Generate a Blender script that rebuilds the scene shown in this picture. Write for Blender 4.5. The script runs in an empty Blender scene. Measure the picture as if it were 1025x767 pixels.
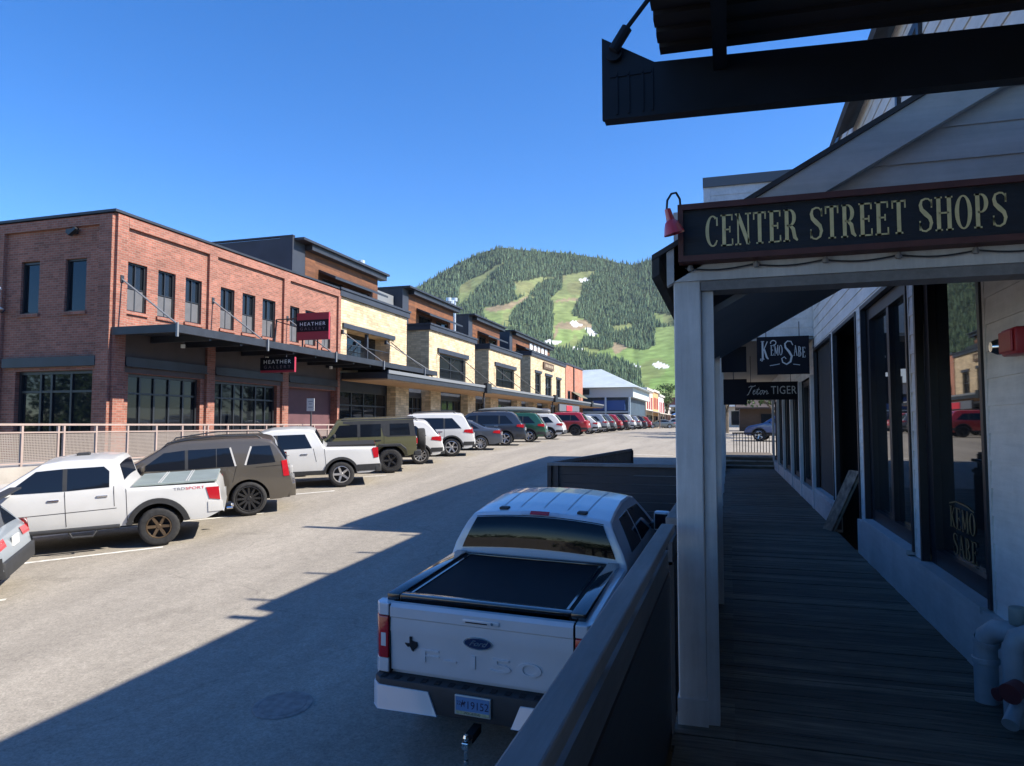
import bpy, bmesh, math, random
import numpy as np
from mathutils import Vector, Matrix
random.seed(7); rng = np.random.default_rng(11)
S = bpy.context.scene; C = S.collection
R = math.radians

# ---------------------------------------------------------------- camera
EYE = 3.0
TH = math.atan(217.5/711); PH = math.atan(42/711)
cam = bpy.data.cameras.new('camera'); co = bpy.data.objects.new('camera', cam); C.objects.link(co)
cam.sensor_width = 36; cam.lens = 711/1025*36; cam.clip_start = .05; cam.clip_end = 9000
co.location = (0, 0, EYE); co.rotation_euler = (math.pi/2+PH, 0, TH)
S.camera = co
# ---------------------------------------------------------------- sky, sun, exposure
SUN_AZ, SUN_EL = R(4), R(39.6)            # azimuth from +X towards +Y
sund = Vector((math.cos(SUN_EL)*math.cos(SUN_AZ), math.cos(SUN_EL)*math.sin(SUN_AZ), math.sin(SUN_EL)))
W = bpy.data.worlds.new('World'); S.world = W; W.use_nodes = True
nt = W.node_tree; bg = nt.nodes['Background']; bg.inputs[1].default_value = .10
sky = nt.nodes.new('ShaderNodeTexSky'); sky.sky_type = 'NISHITA'; sky.sun_disc = False
sky.sun_elevation = SUN_EL; sky.sun_rotation = R(90)-SUN_AZ
sky.altitude = 1900; sky.air_density = 1.0; sky.dust_density = .25; sky.ozone_density = 2.5
hs = nt.nodes.new('ShaderNodeHueSaturation'); hs.inputs['Saturation'].default_value = 1.34; hs.inputs['Hue'].default_value = .508
nt.links.new(sky.outputs[0], hs.inputs['Color']); nt.links.new(hs.outputs[0], bg.inputs[0])
sl = bpy.data.lights.new('sun', 'SUN'); sl.energy = 3.9; sl.angle = R(.5); sl.color = (1, .93, .82)
so = bpy.data.objects.new('sun', sl); C.objects.link(so); so.location = (60, 0, 60)
so.rotation_euler = (-sund).to_track_quat('-Z', 'Y').to_euler()
S.view_settings.view_transform = 'Standard'; S.view_settings.look = 'None'
S.view_settings.exposure = 1.42; S.view_settings.gamma = 1; S.view_settings.use_curve_mapping = False
try:
    S.cycles.use_denoising = True; S.cycles.max_bounces = 8; S.cycles.transparent_max_bounces = 12
except Exception: pass

# ---------------------------------------------------------------- helpers: rays
_fw = Vector((-math.sin(TH)*math.cos(PH), math.cos(TH)*math.cos(PH), math.sin(PH)))
_rt = Vector((math.cos(TH), math.sin(TH), 0)); _up = _rt.cross(_fw)
def ray(x, y): return _fw + _rt*((x-512.5)/711) - _up*((y-383.5)/711)
RY = [-60,-30,0,6,12,15,19.3,22.5,25,28.2,32,36,41,46,54,64,75,95,140,2000]
RZ = [-3.4,-2.6,-.52,-.04,.5,.78,1.12,1.34,1.5,1.66,1.8,1.91,1.99,2.06,2.18,2.28,2.38,2.45,2.45,2.45]
def rz(y): return float(np.interp(y, RY, RZ))
def road_normal(y): 
    s = (rz(y+1.2)-rz(y-1.2))/2.4
    return Vector((0, -s, 1)).normalized()

# ---------------------------------------------------------------- helpers: materials
MATS = {}
def M(name, col, rough=.6, metal=0, spec=.5, noise=None, bump=None, coat=0, emit=None, col2=None):
    if name in MATS: return MATS[name]
    m = bpy.data.materials.new(name); m.use_nodes = True; MATS[name] = m
    t = m.node_tree; b = t.nodes['Principled BSDF']
    b.inputs['Base Color'].default_value = (*col, 1); b.inputs['Roughness'].default_value = rough
    b.inputs['Metallic'].default_value = metal; b.inputs['Specular IOR Level'].default_value = spec
    b.inputs['Coat Weight'].default_value = coat; b.inputs['Coat Roughness'].default_value = .04
    tc = t.nodes.new('ShaderNodeTexCoord')
    if noise:
        n = t.nodes.new('ShaderNodeTexNoise'); n.inputs['Scale'].default_value = noise[0]; n.inputs['Detail'].default_value = 6
        t.links.new(tc.outputs['Object'], n.inputs['Vector'])
        r = t.nodes.new('ShaderNodeMapRange'); r.inputs[1].default_value = .3; r.inputs[2].default_value = .7
        t.links.new(n.outputs['Fac'], r.inputs[0])
        mx = t.nodes.new('ShaderNodeMix'); mx.data_type = 'RGBA'
        a = noise[1]
        mx.inputs[6].default_value = (*[c*(1-a) for c in col], 1)
        mx.inputs[7].default_value = (*(col2 or [min(1, c*(1+a)) for c in col]), 1)
        t.links.new(r.outputs[0], mx.inputs[0]); t.links.new(mx.outputs[2], b.inputs['Base Color'])
    if bump:
        n = t.nodes.new('ShaderNodeTexNoise'); n.inputs['Scale'].default_value = bump[0]; n.inputs['Detail'].default_value = 8
        t.links.new(tc.outputs['Object'], n.inputs['Vector'])
        bp = t.nodes.new('ShaderNodeBump'); bp.inputs['Strength'].default_value = bump[1]; bp.inputs['Distance'].default_value = .02
        t.links.new(n.outputs['Fac'], bp.inputs['Height']); t.links.new(bp.outputs[0], b.inputs['Normal'])
    if emit:
        b.inputs['Emission Color'].default_value = (*emit[0], 1); b.inputs['Emission Strength'].default_value = emit[1]
    return m

def brick_mat(name, c1, c2, cm, bw=.215, rh=.075, mortar=.008, bump=.4, irregular=False):
    m = bpy.data.materials.new(name); m.use_nodes = True; t = m.node_tree; b = t.nodes['Principled BSDF']
    uv = t.nodes.new('ShaderNodeUVMap'); uv.uv_map = 'UVMap'
    br = t.nodes.new('ShaderNodeTexBrick'); br.inputs['Scale'].default_value = 1
    br.inputs['Brick Width'].default_value = bw; br.inputs['Row Height'].default_value = rh; br.inputs['Mortar Size'].default_value = mortar
    br.inputs['Color1'].default_value = (*c1, 1); br.inputs['Color2'].default_value = (*c2, 1); br.inputs['Mortar'].default_value = (*cm, 1)
    vec = uv.outputs[0]
    if irregular:
        n = t.nodes.new('ShaderNodeTexNoise'); n.inputs['Scale'].default_value = 2.3
        t.links.new(uv.outputs[0], n.inputs['Vector'])
        ad = t.nodes.new('ShaderNodeVectorMath'); ad.operation = 'MULTIPLY_ADD'; ad.inputs[1].default_value = (.16, .12, 0)
        t.links.new(n.outputs['Color'], ad.inputs[0]); t.links.new(uv.outputs[0], ad.inputs[2]); vec = ad.outputs[0]
        br.squash = 1.6; br.squash_frequency = 3; br.offset_frequency = 2; br.offset = .37
    t.links.new(vec, br.inputs['Vector'])
    n2 = t.nodes.new('ShaderNodeTexNoise'); n2.inputs['Scale'].default_value = .8; n2.inputs['Detail'].default_value = 5
    t.links.new(uv.outputs[0], n2.inputs['Vector'])
    n3 = t.nodes.new('ShaderNodeTexWhiteNoise'); n3.noise_dimensions = '2D'
    sn = t.nodes.new('ShaderNodeVectorMath'); sn.operation = 'SNAP'; sn.inputs[1].default_value = (bw, rh, 1)
    t.links.new(vec, sn.inputs[0]); t.links.new(sn.outputs[0], n3.inputs['Vector'])
    ma = t.nodes.new('ShaderNodeMath'); ma.operation = 'MULTIPLY_ADD'; ma.inputs[1].default_value = .6; ma.inputs[2].default_value = .48 if irregular else .50
    t.links.new(n2.outputs['Fac'], ma.inputs[0])
    ma2 = t.nodes.new('ShaderNodeMath'); ma2.operation = 'MULTIPLY_ADD'; ma2.inputs[1].default_value = .42 if irregular else .34
    t.links.new(n3.outputs['Value'], ma2.inputs[0]); t.links.new(ma.outputs[0], ma2.inputs[2])
    h = t.nodes.new('ShaderNodeHueSaturation'); t.links.new(br.outputs['Color'], h.inputs['Color']); t.links.new(ma2.outputs[0], h.inputs['Value'])
    t.links.new(h.outputs[0], b.inputs['Base Color']); b.inputs['Roughness'].default_value = .85
    bp = t.nodes.new('ShaderNodeBump'); bp.inputs['Strength'].default_value = bump; bp.inputs['Distance'].default_value = .015; bp.invert = True
    t.links.new(br.outputs['Fac'], bp.inputs['Height']); t.links.new(bp.outputs[0], b.inputs['Normal'])
    MATS[name] = m; return m

def wood_mat(name, col, rough=.7, stretch=(1, 14, 14), dark=.55, scale=2.0, bump=.25, bands=None):
    """grain stretched along one axis (object coords), optional board bands along UV v"""
    m = bpy.data.materials.new(name); m.use_nodes = True; t = m.node_tree; b = t.nodes['Principled BSDF']
    tc = t.nodes.new('ShaderNodeTexCoord'); mp = t.nodes.new('ShaderNodeMapping'); mp.inputs['Scale'].default_value = stretch
    t.links.new(tc.outputs['Object'], mp.inputs[0])
    n = t.nodes.new('ShaderNodeTexNoise'); n.inputs['Scale'].default_value = scale; n.inputs['Detail'].default_value = 8; n.inputs['Roughness'].default_value = .65
    t.links.new(mp.outputs[0], n.inputs['Vector'])
    cr = t.nodes.new('ShaderNodeValToRGB'); cr.color_ramp.elements[0].position = .3; cr.color_ramp.elements[1].position = .68
    cr.color_ramp.elements[0].color = (*[c*dark for c in col], 1); cr.color_ramp.elements[1].color = (*col, 1)
    t.links.new(n.outputs['Fac'], cr.inputs[0]); out = cr.outputs[0]
    if bands:
        uv = t.nodes.new('ShaderNodeUVMap'); uv.uv_map = 'UVMap'
        sn = t.nodes.new('ShaderNodeVectorMath'); sn.operation = 'SNAP'; sn.inputs[1].default_value = (bands[0], bands[1], 1)
        t.links.new(uv.outputs[0], sn.inputs[0])
        wn = t.nodes.new('ShaderNodeTexWhiteNoise'); wn.noise_dimensions = '2D'; t.links.new(sn.outputs[0], wn.inputs['Vector'])
        mr = t.nodes.new('ShaderNodeMapRange'); mr.inputs[3].default_value = bands[2]; mr.inputs[4].default_value = bands[3]
        t.links.new(wn.outputs['Value'], mr.inputs[0])
        h = t.nodes.new('ShaderNodeHueSaturation'); t.links.new(out, h.inputs['Color']); t.links.new(mr.outputs[0], h.inputs['Value']); out = h.outputs[0]
    ng = t.nodes.new('ShaderNodeTexNoise'); ng.inputs['Scale'].default_value = 1.7; ng.inputs['Detail'].default_value = 9; ng.inputs['Roughness'].default_value = .7; t.links.new(tc.outputs['Object'], ng.inputs['Vector'])
    mg = t.nodes.new('ShaderNodeMapRange'); mg.inputs[1].default_value = .32; mg.inputs[2].default_value = .68; mg.inputs[3].default_value = .78; mg.inputs[4].default_value = 1.08; t.links.new(ng.outputs['Fac'], mg.inputs[0])
    hg = t.nodes.new('ShaderNodeHueSaturation'); t.links.new(out, hg.inputs['Color']); t.links.new(mg.outputs[0], hg.inputs['Value']); out = hg.outputs[0]
    t.links.new(out, b.inputs['Base Color']); b.inputs['Roughness'].default_value = rough
    bp = t.nodes.new('ShaderNodeBump'); bp.inputs['Strength'].default_value = bump; bp.inputs['Distance'].default_value = .01
    t.links.new(n.outputs['Fac'], bp.inputs['Height']); t.links.new(bp.outputs[0], b.inputs['Normal'])
    MATS[name] = m; return m

# ---------------------------------------------------------------- helpers: meshes
class MB:
    def __init__(s): s.v = []; s.f = []
    def add(s, vs, fs):
        o = len(s.v); s.v += [tuple(p) for p in vs]; s.f += [tuple(i+o for i in f) for f in fs]; return s
    def box(s, x0, x1, y0, y1, z0, z1):
        vs = [(x, y, z) for z in (z0, z1) for y in (y0, y1) for x in (x0, x1)]
        return s.add(vs, [(0,2,3,1),(4,5,7,6),(0,1,5,4),(2,6,7,3),(0,4,6,2),(1,3,7,5)])
    def fbox(s, F, u0, u1, z0, z1, d0, d1):
        """box in a facade frame: u along the wall, z up, d into the wall"""
        vs = [F(u, z, d) for z in (z0, z1) for d in (d0, d1) for u in (u0, u1)]
        return s.add(vs, [(0,2,3,1),(4,5,7,6),(0,1,5,4),(2,6,7,3),(0,4,6,2),(1,3,7,5)])
    def fquad(s, F, u0, u1, z0, z1, d=0): return s.add([F(u0,z0,d),F(u1,z0,d),F(u1,z1,d),F(u0,z1,d)], [(0,1,2,3)])
    def prism(s, poly, a, lo, hi):
        """polygon of 2-D points extruded along axis a (0,1,2)"""
        def P(p, h):
            q = [0,0,0]; ax = [i for i in range(3) if i != a]; q[ax[0]], q[ax[1]] = p; q[a] = h; return q
        n = len(poly); vs = [P(p, lo) for p in poly]+[P(p, hi) for p in poly]
        return s.add(vs, [tuple(range(n))[::-1], tuple(range(n, 2*n))]+[(i,(i+1)%n,n+(i+1)%n,n+i) for i in range(n)])
    def tube(s, pts, r, n=8, cap=True):
        pts = [Vector(p) for p in pts]; rs = r if isinstance(r, (list, tuple)) else [r]*len(pts)
        o = len(s.v); prev = None
        for i, p in enumerate(pts):
            t = (pts[min(i+1, len(pts)-1)]-pts[max(i-1, 0)]).normalized()
            if prev is None: a = t.orthogonal().normalized()
            else: a = (prev-t*prev.dot(t)).normalized()
            prev = a; b = t.cross(a)
            for k in range(n):
                w = 2*math.pi*k/n; s.v.append(tuple(p+(a*math.cos(w)+b*math.sin(w))*rs[i]))
        for i in range(len(pts)-1):
            for k in range(n):
                s.f.append((o+i*n+k, o+i*n+(k+1)%n, o+(i+1)*n+(k+1)%n, o+(i+1)*n+k))
        if cap:
            s.f.append(tuple(o+k for k in range(n))[::-1]); s.f.append(tuple(o+(len(pts)-1)*n+k for k in range(n)))
        return s
    def lathe(s, prof, mtx=Matrix(), n=24):
        """profile of (radius, height) turned about local z"""
        o = len(s.v)
        for r, h in prof:
            for k in range(n):
                w = 2*math.pi*k/n; s.v.append(tuple(mtx @ Vector((r*math.cos(w), r*math.sin(w), h))))
        for i in range(len(prof)-1):
            for k in range(n): s.f.append((o+i*n+k, o+i*n+(k+1)%n, o+(i+1)*n+(k+1)%n, o+(i+1)*n+k))
        return s
    def strip(s, pts, ws, T):
        """flat ribbon of 2-D points with widths, mapped by T(u, v)"""
        n = len(pts); L = []
        for i in range(n):
            a = pts[max(i-1, 0)]; b = pts[min(i+1, n-1)]; dx, dy = b[0]-a[0], b[1]-a[1]; l = math.hypot(dx, dy) or 1
            w = ws[i] if isinstance(ws, (list, tuple)) else ws
            nx, ny = -dy/l*w/2, dx/l*w/2
            L.append((T(pts[i][0]+nx, pts[i][1]+ny), T(pts[i][0]-nx, pts[i][1]-ny)))
        return s.add([p for q in L for p in q], [(2*i, 2*i+1, 2*i+3, 2*i+2) for i in range(n-1)])
    def build(s, name, mat, parent=None, smooth=False, bevel=0, sharp=35, origin=None, local=False):
        me = bpy.data.meshes.new(name)
        vs = np.array(s.v, float).reshape(-1, 3)
        loc = Vector((0, 0, 0))
        if parent is None and not local:
            lo, hi = vs.min(0), vs.max(0); loc = Vector(((lo[0]+hi[0])/2, (lo[1]+hi[1])/2, lo[2]))
            if origin is not None: loc = Vector(origin)
        o = bpy.data.objects.new(name, me); C.objects.link(o)
        me.from_pydata([tuple(v) for v in (vs-np.array(loc))], [], s.f); 
        uvl = me.uv_layers.new(name='UVMap')
        nl = len(me.loops); ln = np.zeros(len(me.polygons)*3); me.polygons.foreach_get('normal', ln); ln = np.abs(ln.reshape(-1, 3))
        ls = np.zeros(len(me.polygons), int); lt = np.zeros(len(me.polygons), int)
        me.polygons.foreach_get('loop_start', ls); me.polygons.foreach_get('loop_total', lt)
        vi = np.zeros(nl, int); me.loops.foreach_get('vertex_index', vi)
        pf = np.repeat(np.arange(len(me.polygons)), lt); co_ = vs[vi]; ax = ln.argmax(1)[pf]
        uv = np.where((ax == 0)[:, None], co_[:, [1, 2]], np.where((ax == 1)[:, None], co_[:, [0, 2]], co_[:, [0, 1]]))
        uvl.data.foreach_set('uv', uv.ravel())
        me.materials.append(mat)
        if bevel:
            bm = bmesh.new(); bm.from_mesh(me)
            bmesh.ops.remove_doubles(bm, verts=bm.verts, dist=1e-5)
            ed = [e for e in bm.edges if len(e.link_faces) == 2 and e.calc_face_angle(0) > .5]
            bmesh.ops.bevel(bm, geom=ed, offset=bevel, segments=2, affect='EDGES', profile=.5, clamp_overlap=True)
            bm.to_mesh(me); bm.free()
        if smooth:
            me.polygons.foreach_set('use_smooth', [True]*len(me.polygons)); me.set_sharp_from_angle(angle=R(sharp))
        o.location = loc
        if parent is not None:
            o.parent = parent
            if parent.parent is None and not local and not parent.get('_loc'):
                o.matrix_parent_inverse = Matrix.Translation(-parent.location)
        return o
def tag(o, label=None, cat=None, group=None, kind=None):
    if label: o['label'] = label
    if cat: o['category'] = cat
    if group: o['group'] = group
    if kind: o['kind'] = kind
    return o
def thing(name, label, cat, loc=(0,0,0), group=None):
    o = bpy.data.objects.new(name, None); C.objects.link(o); o.location = loc; o.empty_display_size = .2
    return tag(o, label, cat, group)
def structure(o): o['kind'] = 'structure'; return o
def frame(o, u, n):
    o, u, n = Vector(o), Vector(u), Vector(n)
    return lambda a, z, d=0: tuple(o+u*a+Vector((0, 0, z))-n*d)
def facade(mb, F, u0, u1, z0, z1, ops, depth=.18):
    us = sorted({u0, u1, *[v for o in ops for v in o[:2] if u0 < v < u1]}); zs = sorted({z0, z1, *[v for o in ops for v in o[2:] if z0 < v < z1]})
    for a, b in zip(us, us[1:]):
        for c, d in zip(zs, zs[1:]):
            mu, mz = (a+b)/2, (c+d)/2
            if any(o[0] < mu < o[1] and o[2] < mz < o[3] for o in ops): continue
            mb.fquad(F, a, b, c, d)
    for a, b, c, d in ops:
        mb.add([F(a,c,0),F(a,d,0),F(a,d,depth),F(a,c,depth)], [(0,1,2,3)]); mb.add([F(b,c,0),F(b,d,0),F(b,d,depth),F(b,c,depth)], [(3,2,1,0)])
        mb.add([F(a,d,0),F(b,d,0),F(b,d,depth),F(a,d,depth)], [(0,1,2,3)]); mb.add([F(a,c,0),F(b,c,0),F(b,c,depth),F(a,c,depth)], [(3,2,1,0)])
def window(parent, F, u0, u1, z0, z1, d, fm, gm, us=(), zs=(), fw=.06, sill=None, name='window'):
    m = MB()
    e = .002
    m.fbox(F, u0+e, u0+fw, z0+e, z1-e, d-.06, d+.02); m.fbox(F, u1-fw, u1-e, z0+e, z1-e, d-.06, d+.02)
    m.fbox(F, u0+fw, u1-fw, z1-fw, z1-e, d-.058, d+.02); m.fbox(F, u0+fw, u1-fw, z0+e, z0+fw, d-.058, d+.02)
    for u in us: m.fbox(F, u-fw*.4, u+fw*.4, z0+fw, z1-fw, d-.05, d+.02)
    for z in zs: m.fbox(F, u0+fw, u1-fw, z-fw*.35, z+fw*.35, d-.045, d+.02)
    w = m.build(name, fm, parent)
    MB().fquad(F, u0+fw*.5, u1-fw*.5, z0+fw*.5, z1-fw*.5, d).build('glass', gm, w)
    if sill: MB().fbox(F, u0-.06, u1+.06, z0-.1, z0-.003, -.07, .1).build('sill', sill, w)
    return w
def siding(mb, F, u0, u1, z0, z1, ex=.172, anchor=1.4, proud=.014):
    proud = .011; k = math.floor((z0-anchor)/ex)
    while anchor+k*ex < z1-1e-4:
        a, b = max(z0, anchor+k*ex), min(z1, anchor+(k+1)*ex)
        t = lambda z: -proud*(1-(z-(anchor+k*ex))/ex)
        mb.add([F(u0,a,t(a)),F(u1,a,t(a)),F(u1,b,t(b)),F(u0,b,t(b))], [(0,1,2,3)])
        mb.add([F(u0,a,0.002),F(u1,a,0.002),F(u1,a,t(a)),F(u0,a,t(a))], [(0,1,2,3)])
        mb.add([F(u0,a,0.002),F(u0,a,t(a)),F(u0,b,t(b))], [(0,1,2)]); mb.add([F(u1,a,0.002),F(u1,a,t(a)),F(u1,b,t(b))], [(2,1,0)])
        k += 1
def text_obj(txt, size, T, mat, parent, name='lettering', align='CENTER', shear=0, spacing=1, extrude=.004, xs=1, fit=None):
    cu = bpy.data.curves.new('txt', 'FONT'); cu.body = txt; cu.size = size; cu.align_x = align; cu.align_y = 'CENTER'
    cu.shear = shear; cu.space_character = spacing; cu.extrude = extrude; cu.resolution_u = 3
    to = bpy.data.objects.new('txt', cu); C.objects.link(to); bpy.context.view_layer.update()
    me = bpy.data.meshes.new_from_object(to.evaluated_get(bpy.context.evaluated_depsgraph_get()))
    if fit:
        q = [v.co.x for v in me.vertices]; xs = fit/(max(q)-min(q))
    mb = MB(); mb.v = [T(v.co.x*xs, v.co.y, v.co.z) for v in me.vertices]; mb.f = [tuple(p.vertices) for p in me.polygons]
    bpy.data.objects.remove(to); bpy.data.curves.remove(cu); bpy.data.meshes.remove(me)
    return mb.build(name, mat, parent, local=(parent is not None and bool(parent.get('_loc'))))

# ================================================================ SETTING
def road_mat():
    m = bpy.data.materials.new('asphalt'); m.use_nodes = True; t = m.node_tree; b = t.nodes['Principled BSDF']
    tc = t.nodes.new('ShaderNodeTexCoord')
    def nz(scale, detail=6, sc=(1,1,1), rough=.6):
        mp = t.nodes.new('ShaderNodeMapping'); mp.inputs['Scale'].default_value = sc; t.links.new(tc.outputs['Object'], mp.inputs[0])
        n = t.nodes.new('ShaderNodeTexNoise'); n.inputs['Scale'].default_value = scale; n.inputs['Detail'].default_value = detail; n.inputs['Roughness'].default_value = rough
        t.links.new(mp.outputs[0], n.inputs['Vector']); return n.outputs['Fac']
    def mr(v, a, b_, c, d):
        r = t.nodes.new('ShaderNodeMapRange'); r.inputs[1].default_value = a; r.inputs[2].default_value = b_; r.inputs[3].default_value = c; r.inputs[4].default_value = d
        t.links.new(v, r.inputs[0]); return r.outputs[0]
    def mul(a, b_):
        x = t.nodes.new('ShaderNodeMath'); x.operation = 'MULTIPLY'; t.links.new(a, x.inputs[0]); t.links.new(b_, x.inputs[1]); return x.outputs[0]
    big = mr(nz(.35, 7, (2.2, .28, 1)), .3, .7, .80, 1.14)          # long worn lanes
    mid = mr(nz(7, 8, rough=.75), .3, .72, .82, 1.14)
    fine = mr(nz(30, 6, rough=.9), .28, .72, .52, 1.5)            # aggregate
    spots = mr(nz(.8, 3), .62, .74, 1.0, .78)                      # oil stains
    vo = t.nodes.new('ShaderNodeTexVoronoi'); vo.feature = 'DISTANCE_TO_EDGE'; vo.inputs['Scale'].default_value = .16
    nn = t.nodes.new('ShaderNodeTexNoise'); nn.inputs['Scale'].default_value = .7; nn.inputs['Detail'].default_value = 6
    t.links.new(tc.outputs['Object'], nn.inputs['Vector'])
    ad = t.nodes.new('ShaderNodeVectorMath'); ad.operation = 'MULTIPLY_ADD'; ad.inputs[1].default_value = (1.6, 1.6, 0)
    t.links.new(nn.outputs['Color'], ad.inputs[0]); t.links.new(tc.outputs['Object'], ad.inputs[2]); t.links.new(ad.outputs[0], vo.inputs['Vector'])
    crack = mr(vo.outputs['Distance'], .0,   .004, .82, 1.0)
    v = mul(mul(mul(big, mid), mul(fine, spots)), crack)
    h = t.nodes.new('ShaderNodeHueSaturation'); h.inputs['Color'].default_value = (.30, .270, .225, 1); t.links.new(v, h.inputs['Value'])
    t.links.new(h.outputs[0], b.inputs['Base Color']); b.inputs['Roughness'].default_value = .88; b.inputs['Specular IOR Level'].default_value = .25
    bp = t.nodes.new('ShaderNodeBump'); bp.inputs['Strength'].default_value = .35; bp.inputs['Distance'].default_value = .008
    t.links.new(fine, bp.inputs['Height']); t.links.new(bp.outputs[0], b.inputs['Normal'])
    return m
ASPHALT = road_mat()
CONC = M('concrete', (.36, .33, .29), .85, noise=(1.5, .18), bump=(30, .25))
CONC_D = M('sidewalk_concrete', (.30, .28, .26), .85, noise=(1.2, .15), bump=(40, .2))
PAINT = M('road_paint', (.62, .60, .55), .8, noise=(6, .25))
GROUND = M('ground_soil', (.19, .18, .12), .95, noise=(.15, .3), bump=(3, .3))
NAVY = M('dark_metal', (.026, .03, .038), .45, noise=(3, .15))
STEEL = M('weathered_steel', (.022, .026, .034), .5, noise=(2, .25))
GLASS = M('window_glass', (.010, .013, .017), .03, spec=.42)
GLASS_D = M('storefront_glass', (.009, .011, .014), .03, spec=.22)
GLASS_S = M('shop_glass', (.010, .012, .014), .02, spec=.6)
WHITE = M('white_paint', (.70, .69, .66), .5, noise=(2, .06))

ys = [-60, -30] + list(np.arange(-20, 60, 1.0)) + list(np.arange(60, 185, 5.0))
def ribbon(x0, x1, dz, ys, nx=2):
    m = MB(); xs = np.linspace(x0, x1, nx)
    m.v = [(x, y, rz(y)+dz(y) if callable(dz) else rz(y)+dz) for y in ys for x in xs]
    m.f = [(j*nx+i, j*nx+i+1, (j+1)*nx+i+1, (j+1)*nx+i) for j in range(len(ys)-1) for i in range(nx-1)]
    return m
structure(ribbon(-16.2, -.2, 0, ys).build('road', ASPHALT, origin=(0,0,0)))
structure(ribbon(-.2, 34, lambda y: -.006, [y for y in ys if y >= 31]).build('parking_lot', ASPHALT, origin=(0,0,0)))
m = MB()
for (xa, xb) in ((-1500, -16), (-16, 34), (34, 1500)):
    for a, b in zip([-1500]+ys[:-1]+[185, 400], ys+[400, 900]):
        z0, z1 = (rz(a)-.3, rz(b)-.3)
        m.add([(xa,a,z0),(xb,a,z0),(xb,b,z1),(xa,b,z1)], [(0,1,2,3)])
structure(m.build('ground', GROUND, origin=(0,0,-3)))
# parking stripes, 40-45 degrees to the kerb, and one by the right-hand kerb
m = MB()
def stripe(x0, y0, x1, y1, w=.1):
    d = Vector((x1-x0, y1-y0)).normalized(); n = Vector((-d.y, d.x))*w/2
    k = 12
    for i in range(k):
        a = Vector((x0, y0)).lerp(Vector((x1, y1)), i/k); b = Vector((x0, y0)).lerp(Vector((x1, y1)), (i+1)/k)
        q = [a+n, a-n, b-n, b+n]; m.add([(p.x, p.y, rz(p.y)+.005) for p in q], [(0,1,2,3)])
for k in range(-2, 30):
    y = 12.0+k*3.3; stripe(-15.6, y-3.9, -11.15, y)
stripe(-3.94, 30.56, -2.24, 30.03, .12)
tag(m.build('parking_stripes', PAINT, origin=(-13,12,0)), 'faded white angled parking stripes painted along the sunlit side of the street', 'road marking', kind='structure')
# sidewalk opposite with its kerb
def sw(y): return max(1.95, rz(y)+.14)
m = MB(); n = len(ys)
for a, b in zip(ys, ys[1:]):
    if b > 182: break
    for xa, xb in ((-19, -16.0),): m.add([(xa,a,sw(a)),(xb,a,sw(a)),(xb,b,sw(b)),(xa,b,sw(b))], [(0,1,2,3)])
    m.add([(-16.0,a,min(rz(a),sw(a))-.1),(-16.0,a,sw(a)),(-16.0,b,sw(b)),(-16.0,b,min(rz(b),sw(b))-.1)], [(0,1,2,3)])
structure(m.build('sidewalk', CONC_D, origin=(-17,20,1.9)))

# ---------------------------------------------------------------- mountain
def interp(pts, x): return float(np.interp(x, [p[0] for p in pts], [p[1] for p in pts]))
Z4 = lambda pts: [(400+x/3.417, 230+y/3.417) for x, y in pts]
SKY = [(-200,430),(100,424),(250,400),(330,352),(380,318)]+Z4([(0,228),(50,196),(130,147),(200,106),(290,67),(350,52),(420,61),(490,66),(560,71),(700,91),(750,106),(800,112),(850,97),(900,82)])+[(690,243),(760,232),(830,238),(900,262),(1000,300),(1150,345),(1350,392),(1500,415)]
CLEAR = [Z4(p) for p in (
 [(360,112),(330,122),(290,150),(240,172),(205,195),(200,250),(228,246),(270,195),(310,155),(345,125)],
 [(395,180),(470,165),(550,160),(650,140),(668,146),(630,175),(615,230),(600,262),(588,292),(640,312),(664,332),(640,350),(622,390),(560,402),(518,387),(525,360),(522,290),(527,248),(500,234),(440,235),(400,265),(372,300),(382,332),(340,336),(300,312),(284,290),(290,265),(370,255),(430,225),(395,228)],
 [(960,325),(875,335),(872,380),(842,408),(780,402),(735,385),(670,352),(640,352),(622,392),(560,402),(520,388),(530,402),(622,412),(642,432),(760,452),(818,475),(832,540),(860,600),(1100,600),(1100,325)],
 [(725,330),(790,320),(800,335),(740,350)],[(870,285),(940,290),(935,330),(880,320)])]
FOREST = [Z4(p) for p in (
 [(555,158),(480,180),(440,226),(512,240),(556,200)],
 [(440,240),(512,240),(527,290),(522,360),(490,377),(430,367),(382,332),(380,300),(400,266)],
 [(632,372),(720,365),(732,402),(690,412),(610,402)],[(800,335),(872,330),(873,395),(842,412),(800,405)])]
SNOW = [Z4(p) for p in ([(572,318),(600,313),(622,326),(600,331)],[(633,340),(655,338),(672,358),(655,362)],[(488,382),(520,377),(553,382),(540,392),(498,394)],[(588,404),(625,405),(632,412),(600,412)],[(765,461),(805,462),(828,472),(795,474)],[(868,460),(885,453),(924,470),(880,475)],[(612,171),(640,166),(654,173),(625,181)],[(755,108),(800,110),(800,114),(757,113)])]
DIRT = [Z4(p) for p in ([(288,268),(370,253),(440,230),(445,238),(380,268),(330,280),(295,280)],[(505,245),(560,238),(640,233),(640,241),(560,246),(507,251)],[(526,330),(545,318),(650,308),(660,335),(600,345),(540,335)],[(520,372),(542,318),(548,320),(530,375)],[(730,385),(760,365),(800,380),(770,410),(740,430),(722,405)])]
def inside(poly, x, y):
    px = np.array([p[0] for p in poly]); py = np.array([p[1] for p in poly]); r = np.zeros(np.shape(x), bool); j = len(px)-1
    for i in range(len(px)):
        c = ((py[i] > y) != (py[j] > y)) & (x < (px[j]-px[i])*(y-py[i])/(py[j]-py[i]+1e-9)+px[i]); r ^= c; j = i
    return r
def anyin(ps, x, y):
    r = np.zeros(np.shape(x), bool)
    for p in ps: r |= inside(p, x, y)
    return r
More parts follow.
